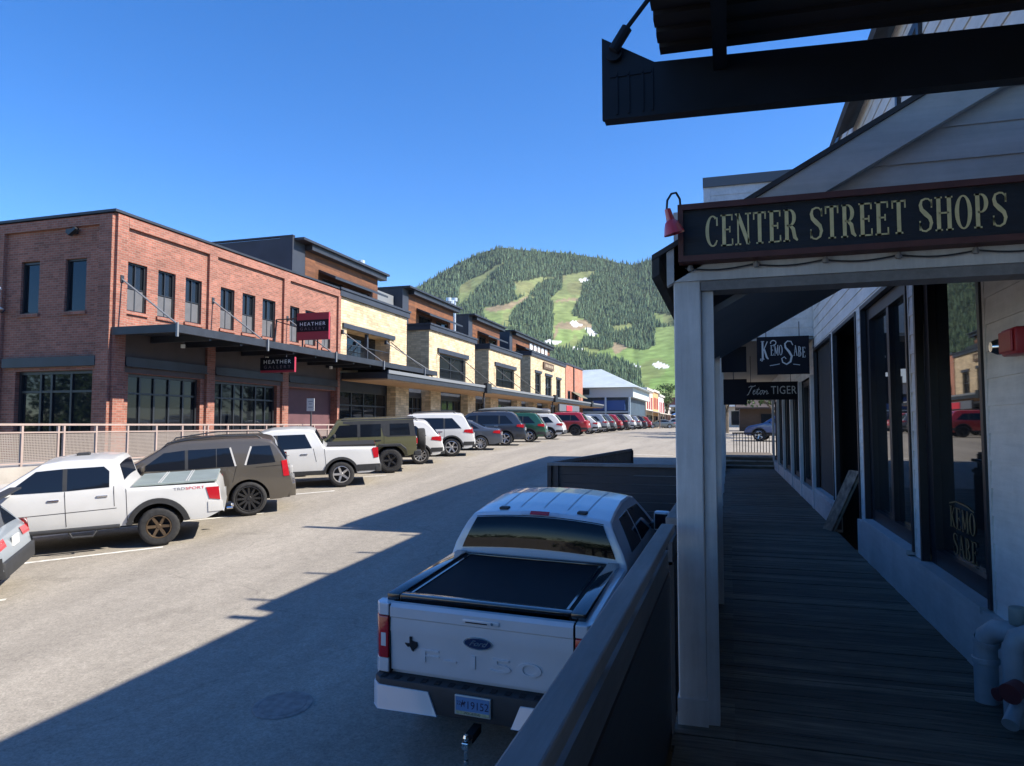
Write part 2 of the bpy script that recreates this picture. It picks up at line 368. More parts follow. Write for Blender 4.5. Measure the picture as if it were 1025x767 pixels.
def mnoise(x, y, sc, seed):
    g = np.random.default_rng(seed).random((64, 64)); u, v = x/sc, y/sc; i, j = np.floor(u).astype(int), np.floor(v).astype(int); a, b = u-i, v-j
    a, b = a*a*(3-2*a), b*b*(3-2*b); G = lambda p, q: g[p % 64, q % 64]
    return (G(i,j)*(1-a)+G(i+1,j)*a)*(1-b)+(G(i,j+1)*(1-a)+G(i+1,j+1)*a)*b
FOOT = 421.0
def mount(x, y):
    """terrain point seen at bearing x / elevation y of the hill survey (arrays)"""
    top = np.array([interp(SKY, q) for q in np.ravel(x)]).reshape(np.shape(x))
    t = np.clip((FOOT-y)/np.maximum(FOOT-top, 1), 0, 1.2)
    Rr = 520+1350*t**.85+70*(mnoise(x, y, 40, 3)-.5)*t+16*(mnoise(x, y*2, 13, 5)-.5)*t
    u = (x-512.5)/711; w = (y-383.5)/711
    d = np.stack([_fw[k]+_rt[k]*u-_up[k]*w for k in range(3)], -1)
    hd = np.hypot(d[..., 0], d[..., 1]); P = d*(Rr/hd)[..., None]; P[..., 2] += EYE
    return P
xs = np.concatenate([np.arange(-200, 390, 15.0), np.arange(390, 760, 1.5), np.arange(760, 1500, 15.0)]); tn = 110
tops = np.array([interp(SKY, q)+2.5 for q in xs])
gx = np.repeat(xs[:, None], tn, 1); gt = np.linspace(0, 1, tn)[None, :]; gy = FOOT+(tops[:, None]-FOOT)*gt
P = mount(gx, gy)
back = P[:, -1:, :].copy(); dirh = back[..., :2]/np.linalg.norm(back[..., :2], axis=-1, keepdims=True); back[..., :2] += dirh*900; back[..., 2] = -5
front = P[:, :1, :].copy(); front[..., :2] *= .93; front[..., 2] = 1.9
P = np.concatenate([front, P, back], 1); nn = tn+2
vs = P.reshape(-1, 3); fs = [(i*nn+j, (i+1)*nn+j, (i+1)*nn+j+1, i*nn+j+1) for i in range(len(xs)-1) for j in range(nn-1)]
me = bpy.data.meshes.new('mountain'); me.from_pydata(vs.tolist(), [], fs)
X2 = np.concatenate([gx[:, :1], gx, gx[:, -1:]], 1).ravel(); Y2 = np.concatenate([gy[:, :1], gy, gy[:, -1:]], 1).ravel()
jx, jy = X2+2.5*(mnoise(X2, Y2, 3, 8)-.5), Y2+2*(mnoise(X2, Y2, 2.5, 9)-.5)
cl = anyin(CLEAR, jx, jy) & ~anyin(FOREST, jx, jy) | (Y2 > 398); sn_ = anyin(SNOW, jx, jy); di = anyin(DIRT, jx, jy)
col = np.tile([.030, .042, .022, 1.0], (len(vs), 1))
tt = np.clip((Y2-255)/130, 0, 1)[:, None]; nz = mnoise(X2, Y2, 7, 4)[:, None]
gcol = np.array([.205, .215, .10])*(1-tt)+np.array([.17, .27, .075])*tt
gcol = gcol*(.8+.4*nz); gcol = gcol*(1-.35*(mnoise(X2, Y2, 16, 6)[:, None] > .62))+np.array([.17,.14,.075])*.35*(mnoise(X2, Y2, 16, 6)[:, None] > .62)
col[cl, :3] = gcol[cl]; col[di & cl, :3] = [.25, .20, .125]; col[sn_, :3] = [.85, .86, .9]
ca = me.color_attributes.new('ground_cover', 'FLOAT_COLOR', 'POINT'); ca.data.foreach_set('color', col.ravel())
me.polygons.foreach_set('use_smooth', [True]*len(me.polygons))
mm = bpy.data.materials.new('mountain_ground'); mm.use_nodes = True; t = mm.node_tree; b = t.nodes['Principled BSDF']
at_ = t.nodes.new('ShaderNodeVertexColor'); at_.layer_name = 'ground_cover'
tc = t.nodes.new('ShaderNodeTexCoord'); n = t.nodes.new('ShaderNodeTexNoise'); n.inputs['Scale'].default_value = .06; n.inputs['Detail'].default_value = 8
t.links.new(tc.outputs['Object'], n.inputs['Vector']); mr = t.nodes.new('ShaderNodeMapRange'); mr.inputs[1].default_value = .3; mr.inputs[2].default_value = .7; mr.inputs[3].default_value = .72; mr.inputs[4].default_value = 1.25
h = t.nodes.new('ShaderNodeHueSaturation'); t.links.new(n.outputs['Fac'], mr.inputs[0]); t.links.new(mr.outputs[0], h.inputs['Value']); t.links.new(at_.outputs[0], h.inputs['Color'])
t.links.new(h.outputs[0], b.inputs['Base Color']); b.inputs['Roughness'].default_value = .95; b.inputs['Specular IOR Level'].default_value = .1
me.materials.append(mm); mo = bpy.data.objects.new('mountain', me); C.objects.link(mo); structure(mo)
# conifer forest: every tree a small two-tier ragged cone standing on the slope
N = 72000; tx = rng.uniform(330, 760, N); tl = rng.random(N)
tp = np.array([interp(SKY, q)+2 for q in tx]); ty = tp+(400-tp)*tl
keep = ~(anyin(CLEAR, tx, ty) & ~anyin(FOREST, tx, ty)) & (ty < 399) & ~anyin(SNOW, tx, ty)
foot_tr = Z4([(525,400),(620,420),(700,430),(760,447),(818,478),(800,545),(740,560),(600,500),(540,460)])
keep |= inside(foot_tr, tx, ty)
keep &= (rng.random(N) < np.clip((tp-150)/40, .3, 1)*.62)
tx, ty = tx[keep], ty[keep]; Q = mount(tx, ty); rad = np.hypot(Q[:, 0], Q[:, 1])
hgt = np.clip(rng.lognormal(2.2, .28, len(tx)), 5, 17)*np.where(rad < 950, .75, 1); hgt[inside(foot_tr, tx, ty)] *= .9
K = 6; tv = []; tf = []; vc = []
ang = np.arange(K)*2*np.pi/K
for i in range(len(tx)):
    o = len(tv); h_ = hgt[i]; a0 = rng.random()*6.3; w = h_*rng.uniform(.14, .2); lean = rng.normal(0, .02, 2)*h_
    shade = rng.uniform(.6, 1.45); warm = rng.random()
    for (zb, zt_, wf) in ((.02, .62, 1.0), (.4, 1.0, .66)):
        o = len(tv)
        rr = w*wf*rng.uniform(.75, 1.2, K)
        for k in range(K): tv.append((Q[i,0]+rr[k]*math.cos(ang[k]+a0), Q[i,1]+rr[k]*math.sin(ang[k]+a0), Q[i,2]-2+h_*(zb+rng.uniform(-.05,.05))))
        tv.append((Q[i,0]+lean[0]*zt_, Q[i,1]+lean[1]*zt_, Q[i,2]-2+h_*zt_))
        tf += [(o+k, o+(k+1) % K, o+K) for k in range(K)]
        c = np.array([.095, .145, .082])*shade*(1-.0*warm)+np.array([.012, .006, 0])*warm
        vc += [(*c, 1)]*(K+1)
me = bpy.data.meshes.new('conifer_forest'); me.from_pydata(tv, [], tf)
ca = me.color_attributes.new('needles', 'FLOAT_COLOR', 'POINT'); ca.data.foreach_set('color', np.array(vc).ravel())
fm = bpy.data.materials.new('conifer_needles'); fm.use_nodes = True; t = fm.node_tree; b = t.nodes['Principled BSDF']
at_ = t.nodes.new('ShaderNodeVertexColor'); at_.layer_name = 'needles'; t.links.new(at_.outputs[0], b.inputs['Base Color']); b.inputs['Roughness'].default_value = .9; b.inputs['Specular IOR Level'].default_value = .15
me.materials.append(fm); fo = bpy.data.objects.new('conifer_forest', me); C.objects.link(fo)
tag(fo, 'dark conifer forest covering the slopes of the mountain between the ski runs', 'forest', kind='stuff')

# ================================================================ LEFT SIDE BUILDINGS
BRICK = brick_mat('red_brick', (.31, .112, .076), (.23, .082, .055), (.26, .19, .15))
BRICK_O = brick_mat('orange_brick', (.42, .15, .085), (.36, .12, .07), (.36, .25, .19))
STONE = brick_mat('tan_stone', (.62, .47, .29), (.49, .37, .23), (.42, .33, .22), bw=.33, rh=.135, mortar=.014, bump=.8, irregular=True)
CLAD = wood_mat('orange_wood_cladding', (.20, .075, .028), stretch=(1, 1, 16), dark=.45, bands=(2.4, .16, .6, 1.25))
SOFFIT = wood_mat('soffit_wood', (.46, .27, .13), stretch=(1, 14, 1), dark=.7)
SLATE = M('slate_panel', (.028, .034, .048), .55, noise=(1.2, .2))
BLACKF = M('black_window_frame', (.018, .020, .024), .4)
BLIND = M('grey_panel', (.10, .10, .105), .6, noise=(4, .1))
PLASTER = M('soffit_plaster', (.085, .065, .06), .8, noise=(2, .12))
CAP = M('grey_metal_cap', (.17, .18, .19), .45)
LX = -18.0
FL = frame((LX, 0, 0), (0, 1, 0), (1, 0, 0)); FE = frame((0, 17.05, 0), (1, 0, 0), (0, -1, 0))
B = thing('brick_building', 'two storey red brick building with black canopy, nearest on the sunlit side of the street', 'building', (-22, 23.5, 1.9))
wins = [(17.57,18.35),(18.82,19.59),(20.06,20.85),(21.84,22.61),(23.08,23.86),(24.32,25.17),(26.10,26.89),(27.36,28.2),(28.72,29.45)]
ops = [(a, b, 6.57, 8.13) for a, b in wins]; stores = [(17.72,20.9,1.97,4.62),(21.65,25.4,1.97,4.62)]; recess3 = (26.2, 30.0, 1.97, 4.62)
m = MB()
facade(m, FL, 17.05, 30.2, 1.9, 9.55, ops+stores+[recess3], .28)
facade(m, FE, -30, LX, 1.9, 9.55, [(-21.77,-21.0,6.54,8.25),(-19.93,-19.08,6.54,8.22),(-21.85,-18.7,1.97,4.7)], .28)
for u in (17.05, 21.1, 25.62, 29.98):                                 # pilasters and the raised band that frames each bay
    m.fbox(FL, u+(.002 if u == 17.05 else 0), min(u+.42, 30.2), 1.9, 9.5, -.11, -.001)
m.fbox(FL, 17.48, 29.97, 9.18, 9.498, -.108, -.001)
m.fbox(FE, -22.9, -22.43, 1.9, 9.5, -.11, -.001); m.fbox(FE, -18.5, -18.002, 1.9, 9.5, -.11, -.001); m.fbox(FE, -22.428, -18.502, 9.2, 9.498, -.108, -.001)
m.add([(-30,17.05,9.5),(LX,17.05,9.5),(LX,30.2,9.5),(-30,30.2,9.5)], [(0,1,2,3)]); m.fquad(frame((0,30.2,0),(1,0,0),(0,1,0)), -30, LX, 1.9, 9.55)
m.build('wall', BRICK, B)
m = MB(); m.fbox(FL, 16.95, 30.3, 9.552, 9.63, -.12, .25); m.fbox(FE, -30, -17.87, 9.55, 9.632, -.12, .25); m.build('parapet_cap', STEEL, B)
for a, b in wins:
    w = window(B, FL, a, b, 6.57, 8.13, .14, BLACKF, GLASS, us=((a+b)/2,), zs=(7.32,), fw=.05, sill=BRICK)
    MB().fbox(FL, a+.06, b-.06, 6.63, 7.28, .10, .135).build('lower_panel', BLIND, w)
for a, b in ((-21.77,-21.0),(-19.93,-19.08)): window(B, FE, a, b, 6.54, 8.22, .14, BLACKF, GLASS, fw=.06, sill=BRICK)
window(B, FE, -21.85, -18.7, 1.97, 4.7, .2, BLACKF, GLASS, us=(-20.95,-20.5,-19.7), zs=(4.05,), fw=.1, name='storefront')
window(B, FL, 17.72, 20.9, 1.97, 4.62, .2, BLACKF, GLASS_D, us=(18.35,18.95,19.6,20.25), zs=(4.0,), fw=.09, name='storefront')
window(B, FL, 21.65, 25.4, 1.97, 4.62, .2, BLACKF, GLASS_D, us=(22.2,22.9,23.4,24.2,24.8), zs=(4.0,), fw=.09, name='storefront')
MB().fquad(FL, 26.2, 30.0, 1.97, 4.62, .279).build('recessed_panel', M('maroon_panel', (.10,.045,.05), .7, noise=(2,.15)), B)
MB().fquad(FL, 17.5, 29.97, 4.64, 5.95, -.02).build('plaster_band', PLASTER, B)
m = MB()
for a, b in ((17.5,21.08),(21.54,25.6),(26.06,29.95)): m.fbox(FL, a, b, 4.86, 5.12, -.13, -.021); m.fbox(FL, a, b, 4.82, 4.858, -.18, -.021)
m.fbox(FE, -22.3, -18.5, 4.82, 5.12, -.13, -.002)
m.build('steel_lintel', STEEL, B)
# canopy: steel channels, deck, tie rods
m = MB(); m.box(-15.68, -15.55, 17.0, 36.6, 5.74, 5.98); m.box(LX+.02, -15.68, 17.0, 17.12, 5.74, 5.98); m.box(LX+.02, -15.68, 36.48, 36.6, 5.74, 5.98)
for y in np.arange(18.6, 36, 1.5): m.box(LX+.02, -15.682, y-.05, y+.05, 5.66, 5.86)
m.build('canopy_frame', STEEL, B)
MB().box(LX+.02, -15.69, 17.13, 36.47, 5.87, 5.95).build('canopy_deck', NAVY, B)
for y in (17.25, 21.3, 25.85, 30.4, 35.0):
    r = MB().tube([(LX+.12, y, 7.5), (-15.75, y+(.0 if y < 35 else .8), 6.02)], .028, 6).build('tie_rod', CAP, B)
    MB().box(LX+.004, LX+.14, y-.06, y+.06, 7.4, 7.62).build('bracket', STEEL, r)
m = MB()
for y in (18.9, 23.3, 27.9): m.lathe([(.0,0),(.07,0),(.07,.12),(.0,.12)], Matrix.Translation((-17.0, y, 5.5)), 10)
for y in (17.0, 21.3, 25.85, 30.1, 34.8): MB().box(-15.545, -15.48, y-.03, y+.03, 5.6, 6.02).build('canopy_bracket', CAP, B)
m.build('canopy_lights', M('lamp_white', (.8,.78,.7), .4), B)
# wall fittings on the end wall
o = MB(); o.box(-19.75,-19.45,16.85,17.04,8.98,9.12); o.prism([(-19.6,8.9),(-19.3,9.08),(-19.35,9.15),(-19.65,9.0)],1,16.8,16.95); tag(o.build('wall_camera', BLACKF), 'small black security camera high on the shaded brick end wall', 'camera')
t_ = thing('wall_lantern', 'white lantern on a bracket at the left end of the shaded brick wall', 'lamp', (-22.45, 16.7, 6.65))
MB().lathe([(.0,6.7),(.16,6.7),(.16,6.74),(.06,6.78),(.06,7.3),(.1,7.34),(.1,7.38),(.03,7.46),(.0,7.46)], Matrix.Translation((-22.35,16.75,0)), 12).build('body', WHITE, t_)
MB().tube([(-22.35,17.0,6.72),(-22.35,16.9,6.60),(-22.35,16.76,6.69)], .02, 6).build('bracket', STEEL, t_)

def stone_unit(y0, y1, ztop, openings, label, recess):
    b_ = thing('stone_building', label, 'building', (-22, (y0+y1)/2, 1.9), 'tan stone buildings along the sunlit side')
    m = MB(); facade(m, FL, y0, y1, 5.6, ztop-.35, openings, .9 if recess else .25)
    Fs = frame((0, y0, 0), (1, 0, 0), (0, -1, 0)); Fb = frame((0, y1, 0), (1, 0, 0), (0, 1, 0))
    m.fquad(Fs, -26, LX, 1.9, ztop-.35); m.fquad(Fb, -26, LX, 1.9, ztop-.35)
    m.build('wall', STONE, b_)
    m = MB(); m.box(-26, LX+.14, y0-.14, y1+.14, ztop-.349, ztop-.05); m.box(-26, LX+.2, y0-.2, y1+.2, ztop-.049, ztop+.06); m.build('parapet', SLATE, b_)
    return b_
U = []
b1 = stone_unit(30.25, 37.75, 9.6, [(30.95,35.6,6.3,7.75)], 'tan stone building with a wide open balcony bay, next to the brick building', True)
b2 = stone_unit(41.0, 49.4, 9.35, [(42.7,47.5,6.05,7.68)], 'tan stone building with one wide two pane window, second of the stone row', False)
b3 = stone_unit(52.6, 61.4, 9.32, [(54.4,59.5,6.12,7.78)], 'tan stone building with a smaller two pane window, third of the stone row', False)
b4 = stone_unit(64.9, 79.7, 9.97, [(66.5,68.7,5.9,8.1),(70.5,73.2,5.9,8.05),(75.3,77.4,5.9,7.97)], 'tan stone building with three tall dark windows and a brown plaque', False)
# open bay of the first unit
m = MB(); m.fquad(FL, 30.95, 35.6, 6.3, 7.75, .9); m.build('balcony_door', GLASS, b1)
m = MB(); m.fbox(FL, 33.2, 33.35, 6.3, 7.75, .1, .25); m.fbox(FL, 30.5, 36.1, 7.752, 7.98, -.1, .2); m.build('balcony_post', SLATE, b1)
m = MB(); m.fbox(FL, 30.95, 35.6, 6.98, 7.02, .05, .09)
for u in np.arange(31.05, 35.6, .14): m.fbox(FL, u-.008, u+.008, 6.3, 6.98, .06, .08)
m.build('balcony_railing', BLACKF, b1)
for bb, (a, b, c, d) in ((b2,(42.7,47.5,6.05,7.68)),(b3,(54.4,59.5,6.12,7.78))):
    w = window(bb, FL, a, b, c, d, .2, BLACKF, GLASS, us=((a+b)/2-.1,), fw=.12)
    MB().fbox(FL, a-.4, b+.4, d+.003, d+.3, -.12, .1).build('lintel', SLATE, w)
    m = MB(); m.fbox(FL, a+.1, b-.1, c+.62, c+.66, .0, .04)
    for u in np.arange(a+.12, b-.1, .16): m.fbox(FL, u-.008, u+.008, c+.01, c+.62, .01, .03)
    m.build('railing', BLACKF, w)
for (a, b, c, d) in [(66.5,68.7,5.9,8.1),(70.5,73.2,5.9,8.05),(75.3,77.4,5.9,7.97)]:
    w = window(b4, FL, a, b, c, d, .2, BLACKF, GLASS, us=((a+b)/2,), zs=(c+(d-c)*.5,), fw=.14)
    MB().fbox(FL, a-.15, b+.15, d+.003, d+.25, -.1, .1).build('lintel', SLATE, w)
p_ = thing('wall_plaque', 'brown framed sign plate with pale lettering high on the far tan stone wall', 'sign', (-17.9, 71.5, 8.7))
MB().fbox(FL, 69.4, 73.6, 8.72, 9.4, -.16, -.03).build('frame', M('bronze_plate', (.10,.06,.035), .5), p_)
m = MB()
for k in range(5): m.fbox(FL, 70.0+k*.66, 70.0+k*.66+.42, 8.92, 9.2, -.175, -.162)
m.build('raised_marks', M('pale_bronze', (.38,.3,.2), .5), p_)
# recess walls between stone units, ground floor storefronts and piers
rec = thing('linking_wall', 'dark set back walls and ground floor shopfronts running under the long canopy', 'shopfront', (-19, 55, 1.9))
m = MB(); Fr = frame((-20.4, 0, 0), (0, 1, 0), (1, 0, 0))
m.fquad(Fr, 37.75, 41, 5.6, 8.9); m.fquad(Fr, 49.4, 52.6, 5.6, 8.9); m.fquad(Fr, 61.4, 64.9, 5.6, 8.9); m.build('set_back_wall', SLATE, rec)
FG = frame((LX-.5, 0, 0), (0, 1, 0), (1, 0, 0))
MB().fquad(FG, 30.2, 90, 1.9, 5.6, .02).build('upper_panel', SLATE, rec)
sf = [(31.0,36.1),(38.3,40.9),(43.0,47.6),(49.6,52.6),(55.0,60.0),(61.5,65.5),(67,71),(72.5,76.5),(78,79.5),(81.2,84),(85.5,88.5)]
for a, b in sf: window(rec, FG, a, b, 2.0, 4.75, 0, BLACKF, GLASS_D, us=[a+(b-a)*k/4 for k in (1,2,3)], zs=(4.0,), fw=.1, name='storefront')
for a, b in ((36.2,37.9),(41.1,42.7),(47.7,49.3),(52.8,54.7),(60.1,61.4),(65.6,66.9),(71.1,72.4),(76.6,77.9)):
    MB().fbox(FL, a, b, 1.9, 5.2, -.1, .45).build('stone_pier', STONE, rec)
# long lower canopy with wooden soffit
cn = thing('long_canopy', 'long flat canopy with wooden soffit along the tan stone buildings', 'canopy', (-16.8, 60, 5.2))
m = MB(); m.box(LX+.12, -15.45, 30.3, 90.5, 5.21, 5.52); m.box(-15.45, -15.4, 30.28, 90.5, 5.18, 5.56); m.build('roof_slab', NAVY, cn)
MB().box(-15.398, -15.34, 30.28, 90.5, 5.44, 5.6).build('gutter', CAP, cn)
MB().box(LX+.12, -15.46, 30.32, 90.4, 5.14, 5.208).build('soffit', SOFFIT, cn)
for y in (44.6, 63.8, 82): MB().box(-15.45, -15.2, y-.45, y+.45, 5.1, 5.75).build('rainwater_box', BLACKF, cn)
for y in (44.6, 63.8): MB().tube([(-15.6, y, 5.12), (-15.6, y, sw(y))], .06, 8).build('downpipe', STEEL, cn)
for y in (35.6, 42.2, 46.8, 54.0, 59.0): MB().tube([(LX+.05, y, 7.6), (-15.6, y+.6, 5.6)], .03, 6).build('tie_rod', NAVY, cn)
sg = thing('shop_sign', 'small dark sign with a red panel hung below the long canopy', 'sign', (-16.2, 70, 4.3))
MB().box(-15.75,-15.6,66.6,76,4.35,5.05).build('board', M('grey_sign', (.12,.13,.15), .5), sg); MB().box(-15.58,-15.56,69.6,72.2,4.4,4.95).build('red_panel', M('red_sign', (.55,.03,.05), .4), sg)
# small brick end building
e_ = thing('orange_brick_building', 'narrow orange brick building at the far end of the stone row', 'building', (-22, 85, 2))
m = MB(); facade(m, FL, 79.95, 89.9, 5.6, 10.0, [(81,82.6,5.9,7),(85,86.6,5.9,7)], .2); Fs = frame((0, 89.9, 0), (1, 0, 0), (0, 1, 0)); m.fquad(Fs, -26, LX, 1.9, 10.0); m.build('wall', BRICK_O, e_)
m = MB(); m.fbox(FL, 84.1, 84.4, 5.6, 10.0, -.12, -.002); m.build('downpipe', BLACKF, e_)
MB().box(-26, LX+.1, 79.96, 90.0, 10.002, 10.2).build('parapet_cap', SLATE, e_)
for a in (81, 85): window(e_, FL, a, a+1.6, 5.9, 7, .15, BLACKF, GLASS, fw=.12)
aw = thing('fabric_awning', 'small striped patio shade leaning at the orange brick wall above the canopy', 'awning', (-17.2, 84, 5.9))
MB().prism([(-17.95,7.0),(-16.9,6.3),(-16.9,6.24),(-17.95,6.94)], 1, 83, 87.5).build('cloth', M('olive_cloth', (.14,.13,.08), .8), aw)
MB().tube([(-16.95,83.1,6.28),(-16.95,83.1,5.6)], .04, 6).build('pole', BLACKF, aw)

# set-back top storeys
def penthouse(y0, y1, ztop, label, extra=None, depth=5, X=-20.0):
    p = thing('rooftop_storey', label, 'penthouse', (X-2, (y0+y1)/2, 9.3), 'wood clad top storeys set back on the roofs')
    F = frame((X, 0, 0), (0, 1, 0), (1, 0, 0))
    m = MB(); ops = [(y0+1.6, y0+(y1-y0)*.48, 9.0, ztop-1.35), (y0+(y1-y0)*.58, y1-1.0, 9.0, ztop-1.35)]
    facade(m, F, y0, y1, 8.9, ztop-.3, ops, .2); m.build('clad_wall', CLAD, p)
    m = MB(); m.box(X-depth, X-.005, y0-.9, y0-.004, 8.9, ztop-.02); m.box(X-depth, X-.3, y0, y1, 8.9, ztop-.31); m.build('side_wall', SLATE, p)
    m = MB(); m.box(X-depth, X+.55, y0-.95, y1+.5, ztop-.019, ztop+.1); m.box(X-.05, X+.4, y0+.003, y1+.4, ztop-.298, ztop-.021); m.build('roof', STEEL, p)
    m = MB(); m.add([(X+.02,y0+1.2,ztop-1.0),(X+.02,y1-.6,ztop-1.0),(X+1.0,y1-.6,ztop-1.42),(X+1.0,y0+1.2,ztop-1.42),(X+.02,y0+1.2,ztop-1.12),(X+.02,y1-.6,ztop-1.12),(X+1.0,y1-.6,ztop-1.54),(X+1.0,y0+1.2,ztop-1.54)],
                    [(0,1,2,3),(4,7,6,5),(0,3,7,4),(1,5,6,2),(2,6,7,3),(0,4,5,1)]); m.build('sunshade', NAVY, p)
    for a in ops: window(p, F, a[0], a[1], a[2], a[3], .15, BLACKF, GLASS, us=((a[0]+a[1])/2,), fw=.09)
    return p
p1 = penthouse(30.3, 37.9, 11.95, 'wood clad top storey with wide dark blue wing, behind the brick building roof')
m = MB(); m.box(-27, -20.75, 29.28, 29.395, 9.5, 12.06); m.box(-20.72, -20.0, 29.22, 29.395, 9.5, 12.1)
m.build('dark_wing', SLATE, p1); MB().box(-27.1, -19.98, 29.2, 29.396, 12.102, 12.17).build('wing_roof', STEEL, p1)
p2 = penthouse(42.2, 50.1, 11.85, 'wood clad top storey on the second stone building, with white vents on its roof')
p3 = penthouse(54.3, 61.5, 11.87, 'wood clad top storey on the third stone building')
p4 = penthouse(65.5, 80.4, 12.0, 'long low wood clad top storey with a row of windows at the far end')
m = MB()
for k in range(5): m.box(-19.98, -19.9, 71.5+k*1.6, 72.5+k*1.6, 10.3, 11.6)
m.build('white_panel', WHITE, p4)
for y, (dx, h_) in zip((38.6, 51.6, 52.2, 52.9), ((-.5,.9),(0,.8),(0,.7),(0,1.0))):
    MB().lathe([(.1,9.5),(.1,12.2+h_-.3),(.22,12.2+h_-.28),(.22,12.2+h_),(0,12.2+h_)], Matrix.Translation((-21+dx, y, 0)), 10).build('roof_vent', M('galvanised', (.55,.56,.57), .35, .6), p2)
for y0, y1 in ((37.9,41.2),(50.3,53.3),(61.8,64.8)):
    pass
gl = thing('grey_link_block', 'grey metal stair block between the first two wood clad top storeys', 'building', (-22, 39.6, 9))
MB().box(-25, -20.6, 38.6, 41.2, 8.9, 11.3).build('walls', CAP, gl); m = MB(); m.add([(-24,39,12.3),(-21.5,39,12.9),(-21.5,40.6,12.9),(-24,40.6,12.3),(-24,39,12.24),(-21.5,39,12.84),(-21.5,40.6,12.84),(-24,40.6,12.24)],[(0,1,2,3),(4,7,6,5),(0,3,7,4),(1,5,6,2),(2,6,7,3),(0,4,5,1)])
for x, y, z in ((-23.8,39.1,12.25),(-21.7,39.1,12.8),(-21.7,40.5,12.8),(-23.8,40.5,12.25)): m.tube([(x,y,11.3),(x,y,z)], .05, 6)
m.build('roof_panel', WHITE, gl)

# signs on the brick building
MAROON = M('maroon_sign', (.33, .022, .042), .45); SIGNBLK = M('sign_black', (.010, .010, .015), .6, spec=.15); OFFW = M('sign_lettering', (.75, .75, .72), .5); DIMW = M('dim_lettering', (.16, .12, .14), .5)
def heather(y0, y1, z0, z1, x, label, bandz, cat='sign', dark=False):
    h_ = thing('gallery_sign', label, cat, (x, (y0+y1)/2, z0), 'gallery signs on the brick building')
    # boards hang square to the wall, seen from the pavement: they face down the street
    F = frame((0, y0, 0), (1, 0, 0), (0, -1, 0))
    x0, x1 = x-.74, x+.74
    MB().fbox(F, x0, x1, z0, z1, 0, .1).build('board', MAROON, h_)
    MB().fbox(F, x0-.001, x1+.001, bandz[0], bandz[1], -.012, -.001).build('name_band', SIGNBLK, h_)
    bh = bandz[1]-bandz[0]
    text_obj('HEATHER', 1, lambda u, v, w: F(x+u, bandz[0]+bh*.64+v*.20, -.018-w*.01), OFFW, h_, fit=1.18, spacing=1.25)
    text_obj('GALLERY', 1, lambda u, v, w: F(x+u, bandz[0]+bh*.24+v*.16, -.018-w*.01), DIMW, h_, fit=1.15, spacing=1.6)
    return h_, F
hs_, F = heather(25.0, 25.1, 6.45, 7.55, -16.1, 'maroon gallery sign with white lettering standing on the black canopy', (6.78, 7.26))
m = MB().tube([(-17.95,25.06,6.05),(-17.85,25.06,7.35),(-16.85,25.06,7.35)], .035, 6); m.tube([(-17.9,25.06,7.3),(-16.9,25.06,7.0)], .02, 6); m.build('bracket', STEEL, hs_)
for x in (-15.9,-16.6): MB().tube([(x,25.06,5.97),(x,25.06,6.46)], .03, 6).build('leg', STEEL, hs_)
hs2, F = heather(22.7, 22.8, 4.96, 5.52, -16.1, 'dark gallery sign hanging under the black canopy', (5.04, 5.52))
MB().tube([(-16.7,22.75,5.5),(-16.7,22.75,5.66)], .02, 6).tube([(-15.75,22.75,5.5),(-15.75,22.75,5.66)], .02, 6).build('hanger', STEEL, hs2)

# raised sidewalk edge: retaining wall, railing
def pw(y): return max(1.95, rz(y)+.14)
m = MB(); yy = list(np.arange(-14, 30.1, 1.0))
m.v = []
for y in yy: m.v += [(-16.12,y,rz(y)-.3),(-15.92,y,rz(y)-.3),(-15.92,y,pw(y)+.06),(-16.12,y,pw(y)+.06)]
m.f = [(i*4+a, i*4+b, i*4+4+b, i*4+4+a) for i in range(len(yy)-1) for a, b in ((0,1),(1,2),(2,3),(3,0))]+[(0,1,2,3), (len(m.v)-4,len(m.v)-3,len(m.v)-2,len(m.v)-1)]
tag(m.build('retaining_wall', CONC), 'low pinkish concrete retaining wall holding the raised sidewalk behind the parked cars', 'wall')
mesh_m = bpy.data.materials.new('wire_mesh'); mesh_m.use_nodes = True; t = mesh_m.node_tree; b = t.nodes['Principled BSDF']; b.inputs['Base Color'].default_value = (.24,.205,.18,1); b.inputs['Roughness'].default_value = .5
out = t.nodes['Material Output']; mxs = t.nodes.new('ShaderNodeMixShader'); tr = t.nodes.new('ShaderNodeBsdfTransparent')
uv = t.nodes.new('ShaderNodeUVMap'); uv.uv_map = 'UVMap'; br = t.nodes.new('ShaderNodeTexBrick'); br.offset = 0; br.inputs['Scale'].default_value = 1; br.inputs['Brick Width'].default_value = .04; br.inputs['Row Height'].default_value = .04; br.inputs['Mortar Size'].default_value = .0095
br.inputs['Mortar Smooth'].default_value = 0
t.links.new(uv.outputs[0], br.inputs['Vector']); t.links.new(br.outputs['Fac'], mxs.inputs[0]); t.links.new(tr.outputs[0], mxs.inputs[1]); t.links.new(b.outputs[0], mxs.inputs[2]); t.links.new(mxs.outputs[0], out.inputs['Surface'])
RAILP = M('blush_rail_paint', (.35, .27, .235), .5, noise=(2, .08))
rl = thing('sidewalk_railing', 'pale pinkish steel railing with mesh panels along the raised sidewalk', 'railing', (-16.25, 14, 1.95))
segs = np.arange(-8.0, 29.5, 1.045)
m = MB(); m.box(-16.29,-16.21,-8,29.3,2.985,3.035); m.box(-16.275,-16.225,-8,29.3,2.80,2.835); m.box(-16.275,-16.225,-8,29.3,2.06,2.09); m.build('rail', RAILP, rl)
